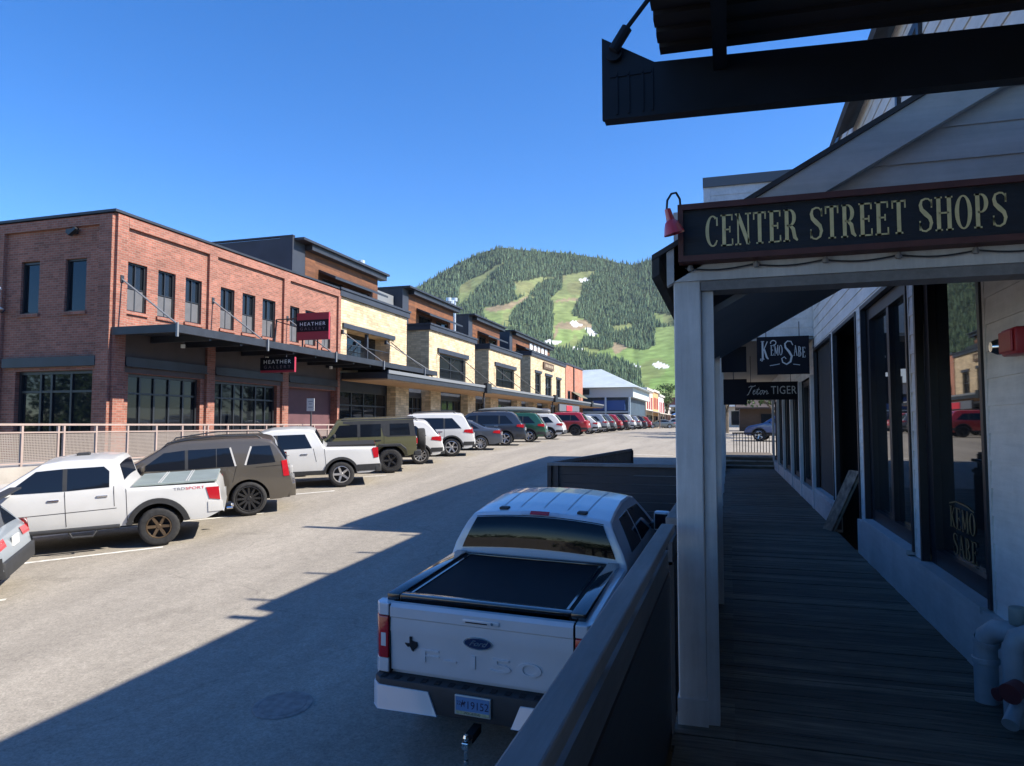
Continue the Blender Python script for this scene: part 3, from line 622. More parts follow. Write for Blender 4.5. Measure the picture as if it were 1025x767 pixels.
for i, y in enumerate(segs):
    for dy in ((-.08, .08) if i % 5 == 1 else (0,)):
        MB().box(-16.28,-16.22,y+dy-.026,y+dy+.026,1.96,2.984).build('post', RAILP, rl)
    if i < len(segs)-1: MB().add([(-16.25,y+.05,2.1),(-16.25,y+.99,2.1),(-16.25,y+.99,2.795),(-16.25,y+.05,2.795)], [(0,1,2,3)]).build('mesh_panel', mesh_m, rl)
sp = thing('sign_post', 'small white parking sign on a thin post behind the railing', 'sign', (-16.0, 24.6, 2.0))
MB().tube([(-15.85,24.6,1.9),(-15.85,24.6,3.95)], .03, 8).build('post', STEEL, sp)
m = MB().box(-16.02,-15.68,24.55,24.565,3.55,4.05); m.build('plate', WHITE, sp)
m = MB()
for z, w in ((3.93,.2),(3.83,.14),(3.7,.2)): m.box(-15.85-w/2,-15.85+w/2,24.545,24.549,z-.02,z+.02)
m.build('print', M('sign_print', (.35,.36,.38), .5), sp)

# ---------------------------------------------------------------- far end of the street
BLUEW = M('blue_storefront', (.035,.06,.085), .6, noise=(1,.2)); ROOFG = M('pale_metal_roof', (.42,.47,.47), .4, noise=(.8,.1))
fb = thing('hip_roof_building', 'pale metal hip roofed building with a blue shopfront, beyond the brick end building', 'building', (-18.5, 101, 2))
m = MB(); m.box(-30, -12.6, 93, 112, 2, 6.6); m.build('wall', BLUEW, fb)
m = MB(); m.add([(-31,92,7.9),(-11.2,92,7.9),(-11.2,113,7.9),(-31,113,7.9),(-17.5,101,11.0),(-25,104,11.0)], [(0,1,4,5),(1,2,4),(2,3,5,4),(3,0,5),(3,2,1,0)]); m.build('roof', ROOFG, fb)
MB().box(-30.3,-11.9,92.5,112.4,6.61,7.88).build('fascia', M('pale_fascia', (.40,.45,.45), .6), fb)
MB().box(-18.6,-17.6,92.3,92.49,7.0,7.7).build('vent', BLACKF, fb)
MB().box(-17.2,-13,92.7,92.98,4.9,6.2).build('blue_awning', M('blue_fabric', (.035,.085,.24), .7), fb)
m = MB()
for x in (-18.5,-16.3,-14): m.box(x-.9,x+.9,92.9,92.99,2.2,4.5)
m.build('window', GLASS, fb); m = MB()
for x in (-19,-15.4,-12.3): m.box(x-.1,x+.1,91.9,92.1,2.4,6.6)
m.box(-19.2,-12.2,91.8,92.2,4.6,4.75); m.build('porch', M('pale_blue_trim', (.4,.5,.56), .6), fb)
def far_shop(name, label, x, y0, y1, h_, colr, wc, roof=None, door=True):
    b_ = thing(name, label, 'shop', (x-4, (y0+y1)/2, 2.3), 'small shops far down the street')
    F = frame((x, 0, 0), (0, 1, 0), (1, 0, 0)); Fn = frame((0, y0, 0), (1, 0, 0), (0, -1, 0))
    MB().box(x-9, x, y0, y1, 2, h_).build('wall', M(name+'_wall_'+str(int(y0)), colr, .75, noise=(.8,.12)), b_)
    MB().box(x-9.1, x+.25, y0-.1, y1+.1, h_+.003, h_+.35).build('cornice', M(name+'_trim', roof or (.5,.48,.44), .6), b_)
    for k in range(3):
        a = y0+(y1-y0)*(.12+.3*k); MB().fbox(F, a, a+(y1-y0)*.17, h_-3.0, h_-1.0, -.05, .0).build('window', M('far_shutter', wc, .5), b_)
    MB().fbox(F, y0+.6, y1-.6, 2.5, 4.6, -.04, .0).build('shopfront', GLASS, b_)
    MB().prism([(x-.01,5.4),(x+2.2,4.9),(x+2.2,4.8),(x-.01,5.2)], 1, y0+.1, y1-.1).build('porch_roof', M('far_porch', (.40,.36,.30), .7), b_)
    for k in range(3): MB().box(x+2.0,x+2.15,y0+.4+k*(y1-y0-.9)/2,y0+.55+k*(y1-y0-.9)/2,2.4,4.84).build('porch_post', M('far_post', (.3,.2,.15), .7), b_)
    return b_
far_shop('cream_shop', 'cream shop front with dark red shutters beyond the blue shopfront', -12.6, 113.5, 124, 8.6, (.55,.47,.38), (.25,.03,.03))
far_shop('orange_shop', 'orange two storey shop further down the street', -12.6, 124.5, 134, 8.8, (.50,.29,.13), (.3,.10,.06))
far_shop('white_shop', 'white shop with dark windows beyond the orange shop', -12.6, 134.5, 147, 8.4, (.6,.58,.55), (.04,.04,.05))
far_shop('grey_shop', 'low grey shop past the white shop at the end of the street', -12.6, 148, 160, 6.4, (.36,.33,.3), (.06,.06,.07))
fe = thing('red_roof_building', 'long low building with red fascia closing the far end of the street', 'building', (-8, 172, 2.4))
MB().box(-24, 10, 172, 184, 2.2, 7.6).build('wall', M('far_tan', (.5,.43,.36), .7, noise=(.5,.2)), fe)
MB().box(-25, 11, 170.5, 185, 7.61, 9.4).build('roof', M('rust_red_roof', (.22,.075,.06), .7, noise=(.6,.25)), fe)
MB().box(-16, 10.5, 170.3, 170.49, 7.2, 7.7).build('fascia', WHITE, fe)
for k in range(9): MB().box(-20+k*3.4,-18+k*3.4,171.9,171.99,3,6.2).build('window', GLASS, fe)

# ================================================================ RIGHT SIDE: boardwalk and shops
DK = 1.4
DECKW = wood_mat('weathered_deck_boards', (.21, .168, .122), .85, stretch=(1.2, 14, 14), dark=.3, scale=2.5, bump=.5, bands=(9, .146, .6, 1.25))
m = MB(); y = -4.0; i = 0
while y < 27.5:
    w = .138; z = DK+rng.uniform(-.003, .003)
    m.box(-.30+rng.uniform(-.01,.01), 1.52, y, y+w, z-.035, z); y += w+.008; i += 1
structure(m.build('boardwalk', DECKW, origin=(.6, 12, DK)))
m = MB()
for k in range(3): m.box(-.25, 1.6, 27.6+k*.32, 32.2, DK-.04+k*.15, DK+.13+k*.15)
structure(m.build('steps', DECKW, origin=(.6, 28, DK)))
m = MB()
for k in range(3): m.box(-.25, 1.6, 27.57+k*.32, 27.595+k*.32, DK+.09+k*.15, DK+.133+k*.15)
structure(m.build('step_edges', M('worn_step_edge', (.30,.28,.25), .7, noise=(4,.3)), origin=(.6, 27.6, DK)))
SHADEW = wood_mat('dark_painted_boards', (.030, .027, .028), .6, stretch=(14, 1, 14), dark=.6)
GREYW = wood_mat('grey_painted_wood', (.22, .21, .205), .65, stretch=(14, 1.2, 14), dark=.75, bump=.2)
GREYD = wood_mat('dull_grey_board', (.11, .105, .105), .65, stretch=(14, 1.2, 14), dark=.7, bump=.2)
GREYV = wood_mat('white_painted_post', (.60, .59, .58), .6, stretch=(16, 16, 1.2), dark=.82, scale=2, bump=.3)
SIDING = wood_mat('white_clapboard', (.70, .675, .65), .65, stretch=(14, 1.2, 14), dark=.84, scale=1.6, bump=.25)
SKIRT = wood_mat('skirt_paint', (.52, .515, .51), .6, stretch=(10, 1, 10), dark=.85)
BLUEBLK = M('blue_black_paint', (.014, .016, .022), .4, noise=(6, .2))
def rail(name, y0, y1, label):
    r = thing(name, label, 'railing', (-.34, (y0+y1)/2, rz((y0+y1)/2)), 'boardwalk railings')
    MB().box(-.362, -.29, y0, y1, 2.425, 2.47).build('cap', GREYW, r, bevel=.006)
    y = y1-.12
    while y > y0:
        MB().box(-.385, -.355, y-.045, y+.045, 2.2, 2.424).build('post', SHADEW, r); y -= .62
    MB().box(-.352, -.326, y0, y1, 2.20, 2.33).build('rail_board', GREYD, r)
    m = MB(); n = int((y1-y0)/1.2)+1
    m.add([(-.356,y0,rz(y0)-.2),(-.356,y1,rz(y1)-.2),(-.356,y1,2.218),(-.356,y0,2.218),(-.318,y0,rz(y0)-.2),(-.318,y1,rz(y1)-.2),(-.318,y1,2.218),(-.318,y0,2.218)], [(0,1,2,3),(7,6,5,4),(0,3,7,4),(1,5,6,2),(3,2,6,7)])
    m.build('panel', SHADEW, r); return r
rail('boardwalk_railing', -4, 3.93, 'long dark boardwalk railing with pale cap in the foreground beside the white pickup')
rail('boardwalk_railing', 4.2, 12.95, 'dark boardwalk railing beyond the white entrance post')
# landing with its railing, further along
ld = thing('landing', 'dark boarded landing standing out into the street ahead of the white pickup', 'landing', (-1.7, 15, .6))
DARKB = wood_mat('dark_brown_boards', (.060, .047, .045), .6, stretch=(1, 14, 14), dark=.6)
m = MB()
for k in range(12):
    z = .35+k*.158; m.box(-3.18, -.36, 13.0+.002*(k%2), 13.05, z, z+.15)
m.build('front_boards', DARKB, ld)
MB().box(-3.27, -.33, 12.93, 13.08, 2.245, 2.3).build('top_rail', GREYW, ld)
for x in (-3.24, -3.10): MB().box(x-.035, x+.035, 12.955, 13.07, .4, 2.244).build('post', DARKB, ld)
m = MB(); n = 46
for k in range(n):
    a = k/n; x = -3.22+.44*a; y = 13.1+8.0*a; m.box(x-.02, x+.02, y, y+.075, rz(y), 2.25)
m.build('side_slats', DARKB, ld)
MB().tube([(-3.22,13.06,2.275),(-2.78,21.1,2.275)], .045, 4).build('side_rail', GREYW, ld)
MB().box(-3.1,-.36,13.1,21.0,1.25,1.36).build('floor', DECKW, ld)
MB().box(-2.9,-2.72,21.0,21.1,rz(21),2.26).build('end_post', DARKB, ld)

CAN_ = M('roof_post_metal', (.06,.06,.065), .5)
# near shop: white clapboard wall with tall dark windows
sh = thing('clapboard_shop', 'white clapboard shop building with tall dark windows along the boardwalk', 'building', (4, 4, 0))
FR = frame((1.58, 0, 0), (0, 1, 0), (-1, 0, 0))
W1, W2, W3, DR = (5.28,6.88,1.83,4.33), (7.25,9.5,1.86,4.4), (12.3,14.6,1.75,4.4), (9.95,11.95,1.4,4.4)
m = MB()
for a, b, c, d in ((-6,5.26,1.8,4.42),(6.9,7.23,1.83,4.42),(9.52,9.93,1.83,4.42),(11.97,12.28,1.83,4.42),(14.62,14.7,1.83,4.42),(-6,9.78,4.42,6.78),(9.78,14.7,4.42,7.15)): siding(m, FR, a, b, c, d)
m.build('siding', SIDING, sh)
m = MB()
for a, b in ((-6,9.93),(11.97,14.7)): m.fbox(FR, a, b, 1.36, 1.82, -.06, .05)
m.build('skirt_board', SKIRT, sh)
m = MB()
for a, b, c, d in (W1, W2, W3, DR):                                   # corner boards beside the openings
    for u in (a-.05, b): m.fbox(FR, u, u+.05, c+.003, d+.05, -.03, .03)
    m.fbox(FR, a, b, d+.002, d+.05, -.028, .03)
m.build('window_trim', BLUEBLK, sh)
for a, b, c, d in (W1, W2, W3, DR):
    for u in (a-.085, b+.05): MB().fbox(FR, u, u+.035, max(c, 1.823), 4.46, -.0135, .02).build('corner_board', SIDING, sh)
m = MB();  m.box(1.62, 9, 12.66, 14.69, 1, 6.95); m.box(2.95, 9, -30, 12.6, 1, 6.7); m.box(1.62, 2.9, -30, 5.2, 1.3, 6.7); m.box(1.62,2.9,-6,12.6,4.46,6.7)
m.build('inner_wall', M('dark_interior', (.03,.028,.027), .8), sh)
m = MB(); m.prism([(1.37,6.68),(5.5,9.2),(5.5,9.3),(1.352,6.76)], 1, -30, 9.78); m.prism([(1.54,7.16),(5.5,9.5),(5.5,9.6),(1.522,7.23)], 1, 9.8, 14.7); m.build('roof', M('dark_shingles', (.045,.042,.042), .8, noise=(6,.3)), sh)
for y, zt_, r_ in ((9.5,7.90,.075),(10.25,8.2,.04),(11.68,8.25,.04),(13.08,8.19,.04),(14.5,8.16,.04)):
    MB().tube([(2.3,y,7.2),(2.3,y,zt_)], r_, 10).build('roof_post', CAN_, sh)
MB().box(1.545, 1.566, 9.82, 14.68, 7.06, 7.14).build('eave_board', BLUEBLK, sh)
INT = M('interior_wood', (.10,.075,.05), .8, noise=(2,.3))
for (a, b, c, d), us, zs in ((W1, (), ()), (W2, (8.38,), ()), (W3, (13.4,), ())):
    w = window(sh, FR, a, b, c, d, .1, BLUEBLK, GLASS_S, us=us, zs=zs, fw=.14)
    MB().fbox(FR, a, b, c-.03, c+.012, -.075, .04).build('sill', SKIRT, w)
d_ = MB(); d_.fbox(FR, 9.97, 11.93, 1.4, 4.38, .9, .95); d_.build('shop_door', BLUEBLK, sh)
# upper window seen between canopy and gable
window(sh, FR, 6.4, 7.3, 5.2, 6.4, .02, BLUEBLK, GLASS, fw=.08, sill=SKIRT)

# entrance porch: posts, beam, gable, sloping ceiling
po = thing('entrance_porch', 'white painted gabled entrance porch on square posts over the boardwalk', 'porch', (.6, 5.4, DK))
for nm, yy_ in (('post', 4.0), ('post', 6.7)):
    p = MB().box(-.285, -.14, yy_, yy_+.145, DK, 3.9).build(nm, GREYV, po, bevel=.008)
    MB().box(-.138, -.075, yy_+.03, yy_+.12, DK, 3.74).build('side_board', GREYV, p)
    MB().box(-.292, -.133, yy_-.008, yy_+.15, DK+.0, DK+.14).build('base_board', GREYV, p)
m = MB(); m.box(-.28, 1.62, 3.985, 4.13, 3.79, 4.18); m.build('beam', GREYV, po)
MB().box(-.138, 1.56, 3.995, 4.16, 3.735, 3.788).build('beam_trim', GREYW, po)
MB().box(-.285, -.15, 4.15, 7.0, 3.72, 3.93).build('side_beam', GREYV, po)
sl_ = .553
FP = frame((0, 4.06, 0), (1, 0, 0), (0, -1, 0))
m = MB(); z = 4.181; k = 0
while z < 5.3:                                                       # gable boards clipped by the rake
    z1 = z+.172; x0 = (z-4.10)/sl_+.25; x1 = (z1-4.10)/sl_+.25
    m.add([FP(x0-.2,z,-.012),FP(2.6,z,-.012),FP(2.6,z1,0),FP(x1-.2,z1,0)], [(0,1,2,3)]); m.add([FP(x0-.2,z,0.004),FP(2.6,z,0.004),FP(2.6,z,-.012),FP(x0-.2,z,-.012)], [(0,1,2,3)])
    z = z1
SIDING_G = wood_mat('shaded_clapboard', (.50,.49,.475), .65, stretch=(1.2,14,14), dark=.8, scale=1.6, bump=.25)  # darker than the wall siding: shade under the canopy is put into the colour
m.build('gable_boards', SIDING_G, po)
rk = lambda x: 4.155+sl_*x
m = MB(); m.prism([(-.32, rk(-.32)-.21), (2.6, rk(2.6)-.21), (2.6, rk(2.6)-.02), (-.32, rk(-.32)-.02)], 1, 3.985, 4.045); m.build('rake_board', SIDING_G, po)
m = MB(); m.prism([(-.40, rk(-.40)-.018), (2.6, rk(2.6)-.018), (2.6, rk(2.6)+.012), (-.40, rk(-.40)+.012)], 1, 3.972, 7.05)
m.prism([(-.40, rk(-.40)-.12),(-.36, rk(-.36)-.12),(-.36, rk(-.36)-.019),(-.40, rk(-.40)-.019)], 1, 3.976, 7.05); m.build('roof', M('dark_shingles', (.04,.04,.04), .8), po)
m = MB(); m.prism([(-.15, 3.59), (1.57, 3.59+.56*1.72), (1.57, 3.63+.56*1.72), (-.15, 3.63)], 1, 4.17, 7.0); m.build('ceiling', M('blue_grey_ceiling', (.16,.17,.19), .7, noise=(2,.1)), po)

# letters drawn as strokes with thick and thin weights
def ell(cx, cy, rx, ry, a0, a1, n=18): return [(cx+rx*math.cos(R(a0+(a1-a0)*i/n)), cy+ry*math.sin(R(a0+(a1-a0)*i/n))) for i in range(n+1)]
def ew(a0, a1, n=18, thin=.045, thick=.135): return [thin+(thick-thin)*abs(math.cos(R(a0+(a1-a0)*i/n)))**1.6 for i in range(n+1)]
TK, TN = .135, .05
def sb(x, y, w=.24): return ([(x-w/2, y), (x+w/2, y)], TN)
def vs_(x, y0=0.0, y1=1.0, w=TK): return ([(x, y0), (x, y1)], w)
SPN = [(.44,.74),(.43,.88),(.35,.965),(.25,.975),(.13,.93),(.085,.80),(.12,.66),(.25,.53),(.38,.41),(.43,.26),(.38,.09),(.25,.02),(.13,.04),(.07,.14),(.06,.28)]
GL = {
 'C': (.55, [(ell(.29,.5,.21,.475,55,305,26), ew(55,305,26)), ([(.455,.66),(.455,.93)], .06), ([(.45,.20),(.40,.09)], .05)]),
 'E': (.52, [vs_(.14), sb(.12,.975,.2), sb(.12,.025,.2), ([(.14,.975),(.46,.975)], TN), ([(.14,.025),(.47,.025)], TN), ([(.14,.52),(.36,.52)], TN), ([(.445,1.0),(.445,.80)], .05), ([(.455,0),(.455,.22)], .05), ([(.36,.42),(.36,.62)], .05)]),
 'N': (.62, [vs_(.12,w=.06), vs_(.50,w=.06), ([(.12,.97),(.50,.03)], .14), sb(.12,.025,.22), sb(.50,.975,.22), sb(.09,.975,.16)]),
 'T': (.54, [vs_(.27), sb(.27,.025,.26), ([(.05,.97),(.49,.97)], .055), ([(.06,1.0),(.06,.76)], .05), ([(.48,1.0),(.48,.76)], .05)]),
 'R': (.58, [vs_(.14), sb(.13,.025,.24), ([(.04,.975),(.26,.975)], TN), (ell(.24,.735,.17,.24,90,-90,14), ew(90,-90,14)), ([(.14,.495),(.26,.495)], TN), ([(.26,.50),(.37,.38),(.42,.12),(.52,.02)], [.09,.13,.13,.06])]),
 'S': (.50, [(SPN, [.045,.045,.05,.055,.07,.11,.13,.15,.13,.11,.075,.055,.05,.05,.045]), ([(.445,.70),(.445,.95)], .05), ([(.06,.05),(.06,.33)], .05)]),
 'H': (.62, [vs_(.14), vs_(.48), ([(.14,.52),(.48,.52)], TN), sb(.14,.975), sb(.14,.025), sb(.48,.975), sb(.48,.025)]),
 'O': (.56, [(ell(.28,.5,.205,.475,0,360,30), ew(0,360,30))]),
 'P': (.54, [vs_(.14), sb(.14,.025,.26), ([(.04,.975),(.26,.975)], TN), (ell(.24,.72,.17,.255,90,-90,14), ew(90,-90,14)), ([(.14,.465),(.26,.465)], TN)]),
 'K': (.60, [vs_(.14), sb(.14,.025), sb(.14,.975), ([(.50,.97),(.16,.42)], .06), ([(.26,.55),(.44,.12),(.56,.02)], [.12,.13,.06])]),
 'M': (.70, [vs_(.12,w=.06), vs_(.58), ([(.12,.97),(.34,.15)], .13), ([(.34,.15),(.58,.97)], .06), sb(.12,.025,.2), sb(.58,.025,.22)]),
 'A': (.60, [([(.28,1.0),(.50,.02)], .13), ([(.28,.98),(.10,.02)], .06), ([(.17,.36),(.42,.36)], TN), sb(.10,.025,.18), sb(.50,.025,.2)]),
 'B': (.56, [vs_(.14), (ell(.22,.75,.15,.22,90,-90,12), ew(90,-90,12)), (ell(.23,.27,.19,.25,90,-90,12), ew(90,-90,12)), ([(.04,.975),(.24,.975)], TN), ([(.14,.525),(.24,.525)], TN), ([(.04,.025),(.24,.025)], TN)]),
 ' ': (.30, [])}
def strokes(mb, txt, F2, size, xscale=1.0, gap=.03, x0=0, yfun=None):
    x = x0
    for ch in txt:
        w, st = GL[ch]
        for pts, ws in st:
            mb.strip(pts, ws, lambda u, v, x=x: F2((x+u)*size*xscale, v*size+(yfun(x) if yfun else 0)))
        x += w+gap
    return x
def twidth(txt, gap=.03): return sum(GL[c][0]+gap for c in txt)-gap
GOLD = M('gold_leaf_letters', (.66, .55, .27), .45, noise=(20, .12)); SIGNB = wood_mat('sign_blue_black', (.010,.014,.022), .6, stretch=(1,14,14), dark=.5, bump=.5)
RUST = M('rust_red_frame', (.085,.028,.024), .6, noise=(8,.2))
cs = thing('center_street_sign', 'long dark sign board reading CENTER STREET SHOPS in gold letters', 'sign', (.58, 3.93, 3.88))
FS = frame((0, 3.88, 0), (1, 0, 0), (0, -1, 0))
MB().fbox(FS, -.225, 1.40, 3.905, 4.16, .02, .10).build('board', SIGNB, cs)
m = MB(); m.fbox(FS, -.25, 1.43, 4.158, 4.19, 0, .104); m.fbox(FS, -.25, 1.43, 3.878, 3.908, 0, .104); m.fbox(FS, -.25, -.222, 3.908, 4.158, .001, .103); m.fbox(FS, 1.40, 1.43, 3.908, 4.158, .001, .103); m.build('frame', RUST, cs)
m = MB(); tx_ = 'CENTER STREET SHOPS'; sz = .170; xsc = 1.40/(twidth(tx_)*sz)
strokes(m, tx_, lambda u, v: FS(-.108+u, 3.95+v, .0165), sz, xsc); m.build('lettering', GOLD, cs)
# string of clips and cable under the sign
cb = thing('light_cable', 'thin sagging cable on clips along the porch beam below the sign', 'cable', (.6, 3.96, 3.85))
pts = []; 
for k in range(41):
    u = k/40; x = -.22+1.75*u; pts.append((x, 3.965, 3.858-.018*abs(math.sin(u*math.pi*5))))
MB().tube(pts, .0045, 6).build('cable', BLACKF, cb)
for k in range(6):
    x = -.19+.34*k; m = MB(); m.lathe([(0,0),(.014,0),(.017,.012),(.012,.03),(0,.034)], Matrix.Translation((x, 3.958, 3.84)), 8); m.build('clip', GREYW, cb)
# gooseneck lamp
GK = Matrix.Translation((-.30,3.785,4.16)) @ Matrix.Rotation(R(-14), 4, 'Y') @ Matrix.Rotation(R(8), 4, 'X') @ Matrix.Scale(1.12, 4)
gk = thing('gooseneck_lamp', 'small red gooseneck lamp curving out at the left end of the sign', 'lamp', (-.28, 3.84, 4.0))
MB().tube([(-.235,3.93,4.15),(-.236,3.86,4.215),(-.252,3.81,4.235),(-.275,3.79,4.225),(-.296,3.785,4.19),(-.30,3.785,4.14)], .006, 8).build('arm', BLACKF, gk, smooth=True)
mt = GK @ Matrix.Translation((0,0,-.025))
MB().lathe([(.0,.012),(.014,.01),(.018,-.03),(.02,-.045),(.030,-.055),(.038,-.075),(.050,-.112),(.048,-.112),(.034,-.07),(.0,-.05)], mt, 20).build('shade', M('red_enamel', (.50,.035,.04), .3, coat=.5), gk, smooth=True)

# fire alarm horn, hung signs, leaning board, pipes
fa = thing('fire_alarm_horn', 'red fire alarm box with a silver bell on the white clapboard wall', 'alarm', (1.52, 4.55, 3.38))
MB().fbox(FR, 4.44, 4.66, 3.385, 3.535, -.10, -.012).build('box', M('alarm_red', (.30,.015,.02), .4), fa, bevel=.015, smooth=True)
MB().fbox(FR, 4.455, 4.645, 3.40, 3.52, -.115, -.101).build('face_plate', M('alarm_red', (.3,.015,.02), .4), fa, bevel=.008)
MB().lathe([(0,-.05),(.03,-.05),(.045,-.02),(.05,0),(0,0)], Matrix.Translation((1.50,4.72,3.45)) @ Matrix.Rotation(R(90),4,'Y'), 12).build('bell', M('chrome', (.7,.7,.7), .15, 1), fa, smooth=True)
jb = MB().fbox(FR, 4.2, 4.5, 2.78, 2.95, -.05, -.012); tag(jb.build('outlet_cover', NAVY, bevel=.006), 'small dark outlet cover on the clapboard wall at the right edge', 'outlet')
PIPE = M('painted_pipe', (.36,.37,.38), .5, noise=(9,.12), bump=(25,.15)); REDC = M('dull_red_cap', (.16,.04,.04), .5)
pp = thing('standpipe', 'grey white painted pipe elbow with dull red caps at the foot of the clapboard wall', 'pipe', (1.36, 4.7, DK))
MB().tube([(1.40,4.84,DK),(1.40,4.84,1.70),(1.41,4.82,1.78),(1.44,4.76,1.83),(1.48,4.70,1.84),(1.6,4.6,1.84)], .062, 20).build('elbow', PIPE, pp, smooth=True)
for z in (1.62,): MB().lathe([(.064,0),(.071,.004),(.071,.03),(.064,.034)], Matrix.Translation((1.40,4.84,z)), 20).build('collar', PIPE, pp, smooth=True)
MB().lathe([(.064,0),(.070,.0),(.070,.035),(.064,.035)], Matrix.Translation((1.405,4.83,1.735)) @ Matrix.Rotation(R(20),4,'X'), 20).build('collar', PIPE, pp, smooth=True)
MB().tube([(1.43,4.50,DK),(1.43,4.50,1.80),(1.45,4.50,1.86),(1.52,4.50,1.89),(1.6,4.50,1.89)], .052, 20).build('riser', PIPE, pp, smooth=True)
MB().tube([(1.5,4.62,1.9),(1.5,4.62,2.0)], .045, 16).build('valve', M('valve_green_grey', (.24,.26,.23), .5), pp, smooth=True, bevel=.01)
m = MB(); m.tube([(1.43,4.44,1.62),(1.37,4.38,1.60)], [.045,.055], 16); m.build('red_cap', REDC, pp, smooth=True)
m = MB(); m.tube([(1.43,4.46,1.52),(1.36,4.36,1.45)], [.035,.04], 16); m.build('outlet_pipe', PIPE, pp, smooth=True)
MB().tube([(1.40,4.60,1.53),(1.37,4.585,1.525)], [.035,.035], 14).build('red_cap', REDC, pp, smooth=True)
# leaning board
lb = thing('leaning_board', 'tall narrow picture board leaning in the dark shop doorway', 'sign board', (1.55, 11.4, DK))
V0, V1 = Vector((1.36, 12.0, DK)), Vector((1.72, 11.75, DK+.92)); dr_ = Vector((.10, -.24, 0))
n_ = (V1-V0).cross(dr_).normalized()*.02; q = [V0, V0+dr_, V1+dr_, V1]
MB().add([tuple(p+n_) for p in q]+[tuple(p-n_) for p in q], [(0,1,2,3),(7,6,5,4),(0,4,5,1),(1,5,6,2),(2,6,7,3),(3,7,4,0)]).build('panel', M('mottled_picture', (.22,.15,.10), .6, noise=(9,.7)), lb)
m = MB(); a_ = [p+n_*1.25 for p in q]; m.tube(a_+[a_[0]], .016, 6); m.build('frame', M('tan_frame', (.3,.23,.17), .5), lb)
dc = thing('window_decal', 'ornate gold KEMO SABE lettering on the nearest shop window', 'decal', (1.67, 6.2, 1.97))
FD = lambda u, v: FR(6.52-u*.86, 1.99+v*.88, .093)
m = MB(); strokes(m, 'KEMO', lambda u, v: FD(u, v+.23), .19, 1.55); strokes(m, 'SABE', lambda u, v: FD(u+.08, v), .19, 1.55)
m.strip([(0,.44),(.2,.47),(.5,.46),(.7,.43)], .012, FD); m.strip([(.05,-.03),(.3,-.05),(.72,-.02)], .012, FD)
m.build('lettering', M('old_gold', (.20,.13,.055), .45, noise=(30,.3)), dc)
# hanging signs
WLET = M('pale_sign_lettering', (.55,.55,.54), .5)
ks = thing('hanging_sign', 'square dark hanging sign reading KEMO SABE in ornate white letters', 'sign', (1.0, 14.5, 3.97), 'signs hanging over the boardwalk')
FK = frame((0, 14.5, 0), (1, 0, 0), (0, -1, 0))
MB().fbox(FK, .53, 1.47, 3.97, 4.70, 0, .05).build('board', SIGNBLK, ks)
m = MB(); kf = lambda u, v: FK(.60+u, 4.26+v, -.006)
strokes(m, 'K', kf, .36, .68, x0=.0); m.strip([(.02,.02),(.0,-.02),(-.03,.0),(-.02,.03)], .016, lambda u,v: FK(.62+u,4.25+v,-.006)); m.strip(ell(.30,.36,.05,.045,200,-90,10), .018, lambda u,v: FK(.53+u,4.22+v,-.006))
strokes(m, 'EMO', lambda u, v: FK(.775+u, 4.335+v, -.006), .20, .60)
m.strip([(u*.52, v*.52) for u, v in [(.50,.80),(.42,.98),(.26,1.0),(.14,.88),(.16,.70),(.32,.50),(.44,.28),(.38,.02),(.2,-.1),(.02,.0),(-.02,.18),(.1,.26),(.18,.16)]], [.02,.025,.03,.035,.045,.055,.05,.045,.035,.03,.025,.02,.02], lambda u, v: FK(.985+u*.75, 4.20+v*.78, -.0075))
strokes(m, 'ABE', lambda u, v: FK(1.19+u, 4.32+v, -.006), .20, .62, yfun=lambda x: -.03*x)
m.strip([(0,0),(.1,.015),(.18,.03)], .012, lambda u, v: FK(.76+u, 4.14+v, -.006)); m.strip([(0,.02),(.1,.005),(.12,.0)], .012, lambda u, v: FK(1.18+u, 4.14+v, -.006))
m.build('lettering', WLET, ks)
for x in (.7, 1.3): MB().tube([(x,14.53,4.69),(x,14.53,4.98)], .008, 6).build('hanger', STEEL, ks)
tg = thing('hanging_sign', 'wide dark hanging sign reading Teton TIGER beyond the square one', 'sign', (.95, 18, 3.6), 'signs hanging over the boardwalk')
FT = frame((0, 18, 0), (1, 0, 0), (0, -1, 0))
MB().fbox(FT, .33, 1.56, 3.60, 4.03, 0, .05).build('board', SIGNBLK, tg)
text_obj('TIGER', .27, lambda u, v, w: FT(1.24+u*.74, 3.82+v, -.006-w), WLET, tg, spacing=1.08)
m = MB(); tt_ = lambda u, v: FT(.40+u*.13+v*.03, 3.72+v*.14, -.008)
for st in ([(-.1,.1),(.0,-.1),(.3,.1),(.55,1.0),(.75,1.5)], [(.1,1.3),(.4,1.5),(.9,1.45),(1.25,1.6)], [(1.0,.45),(1.35,.6),(1.3,.85),(1.1,.75),(1.05,.35),(1.25,.05),(1.55,.3)], [(1.55,.3),(1.9,1.3),(1.75,.2),(1.95,.05),(2.15,.35)], [(1.6,.9),(2.1,.95)], [(2.65,.75),(2.35,.7),(2.25,.3),(2.45,.05),(2.7,.35),(2.65,.75),(2.95,.65)], [(2.95,.05),(3.05,.7),(3.1,.4),(3.35,.75),(3.5,.55),(3.5,.1),(3.8,.3)]):
    m.strip(st, .15, tt_)
m.build('script_lettering', WLET, tg)
for x in (.5, 1.4): MB().tube([(x,18.03,4.02),(x,18.03,4.66)], .008, 6).build('hanger', STEEL, tg)
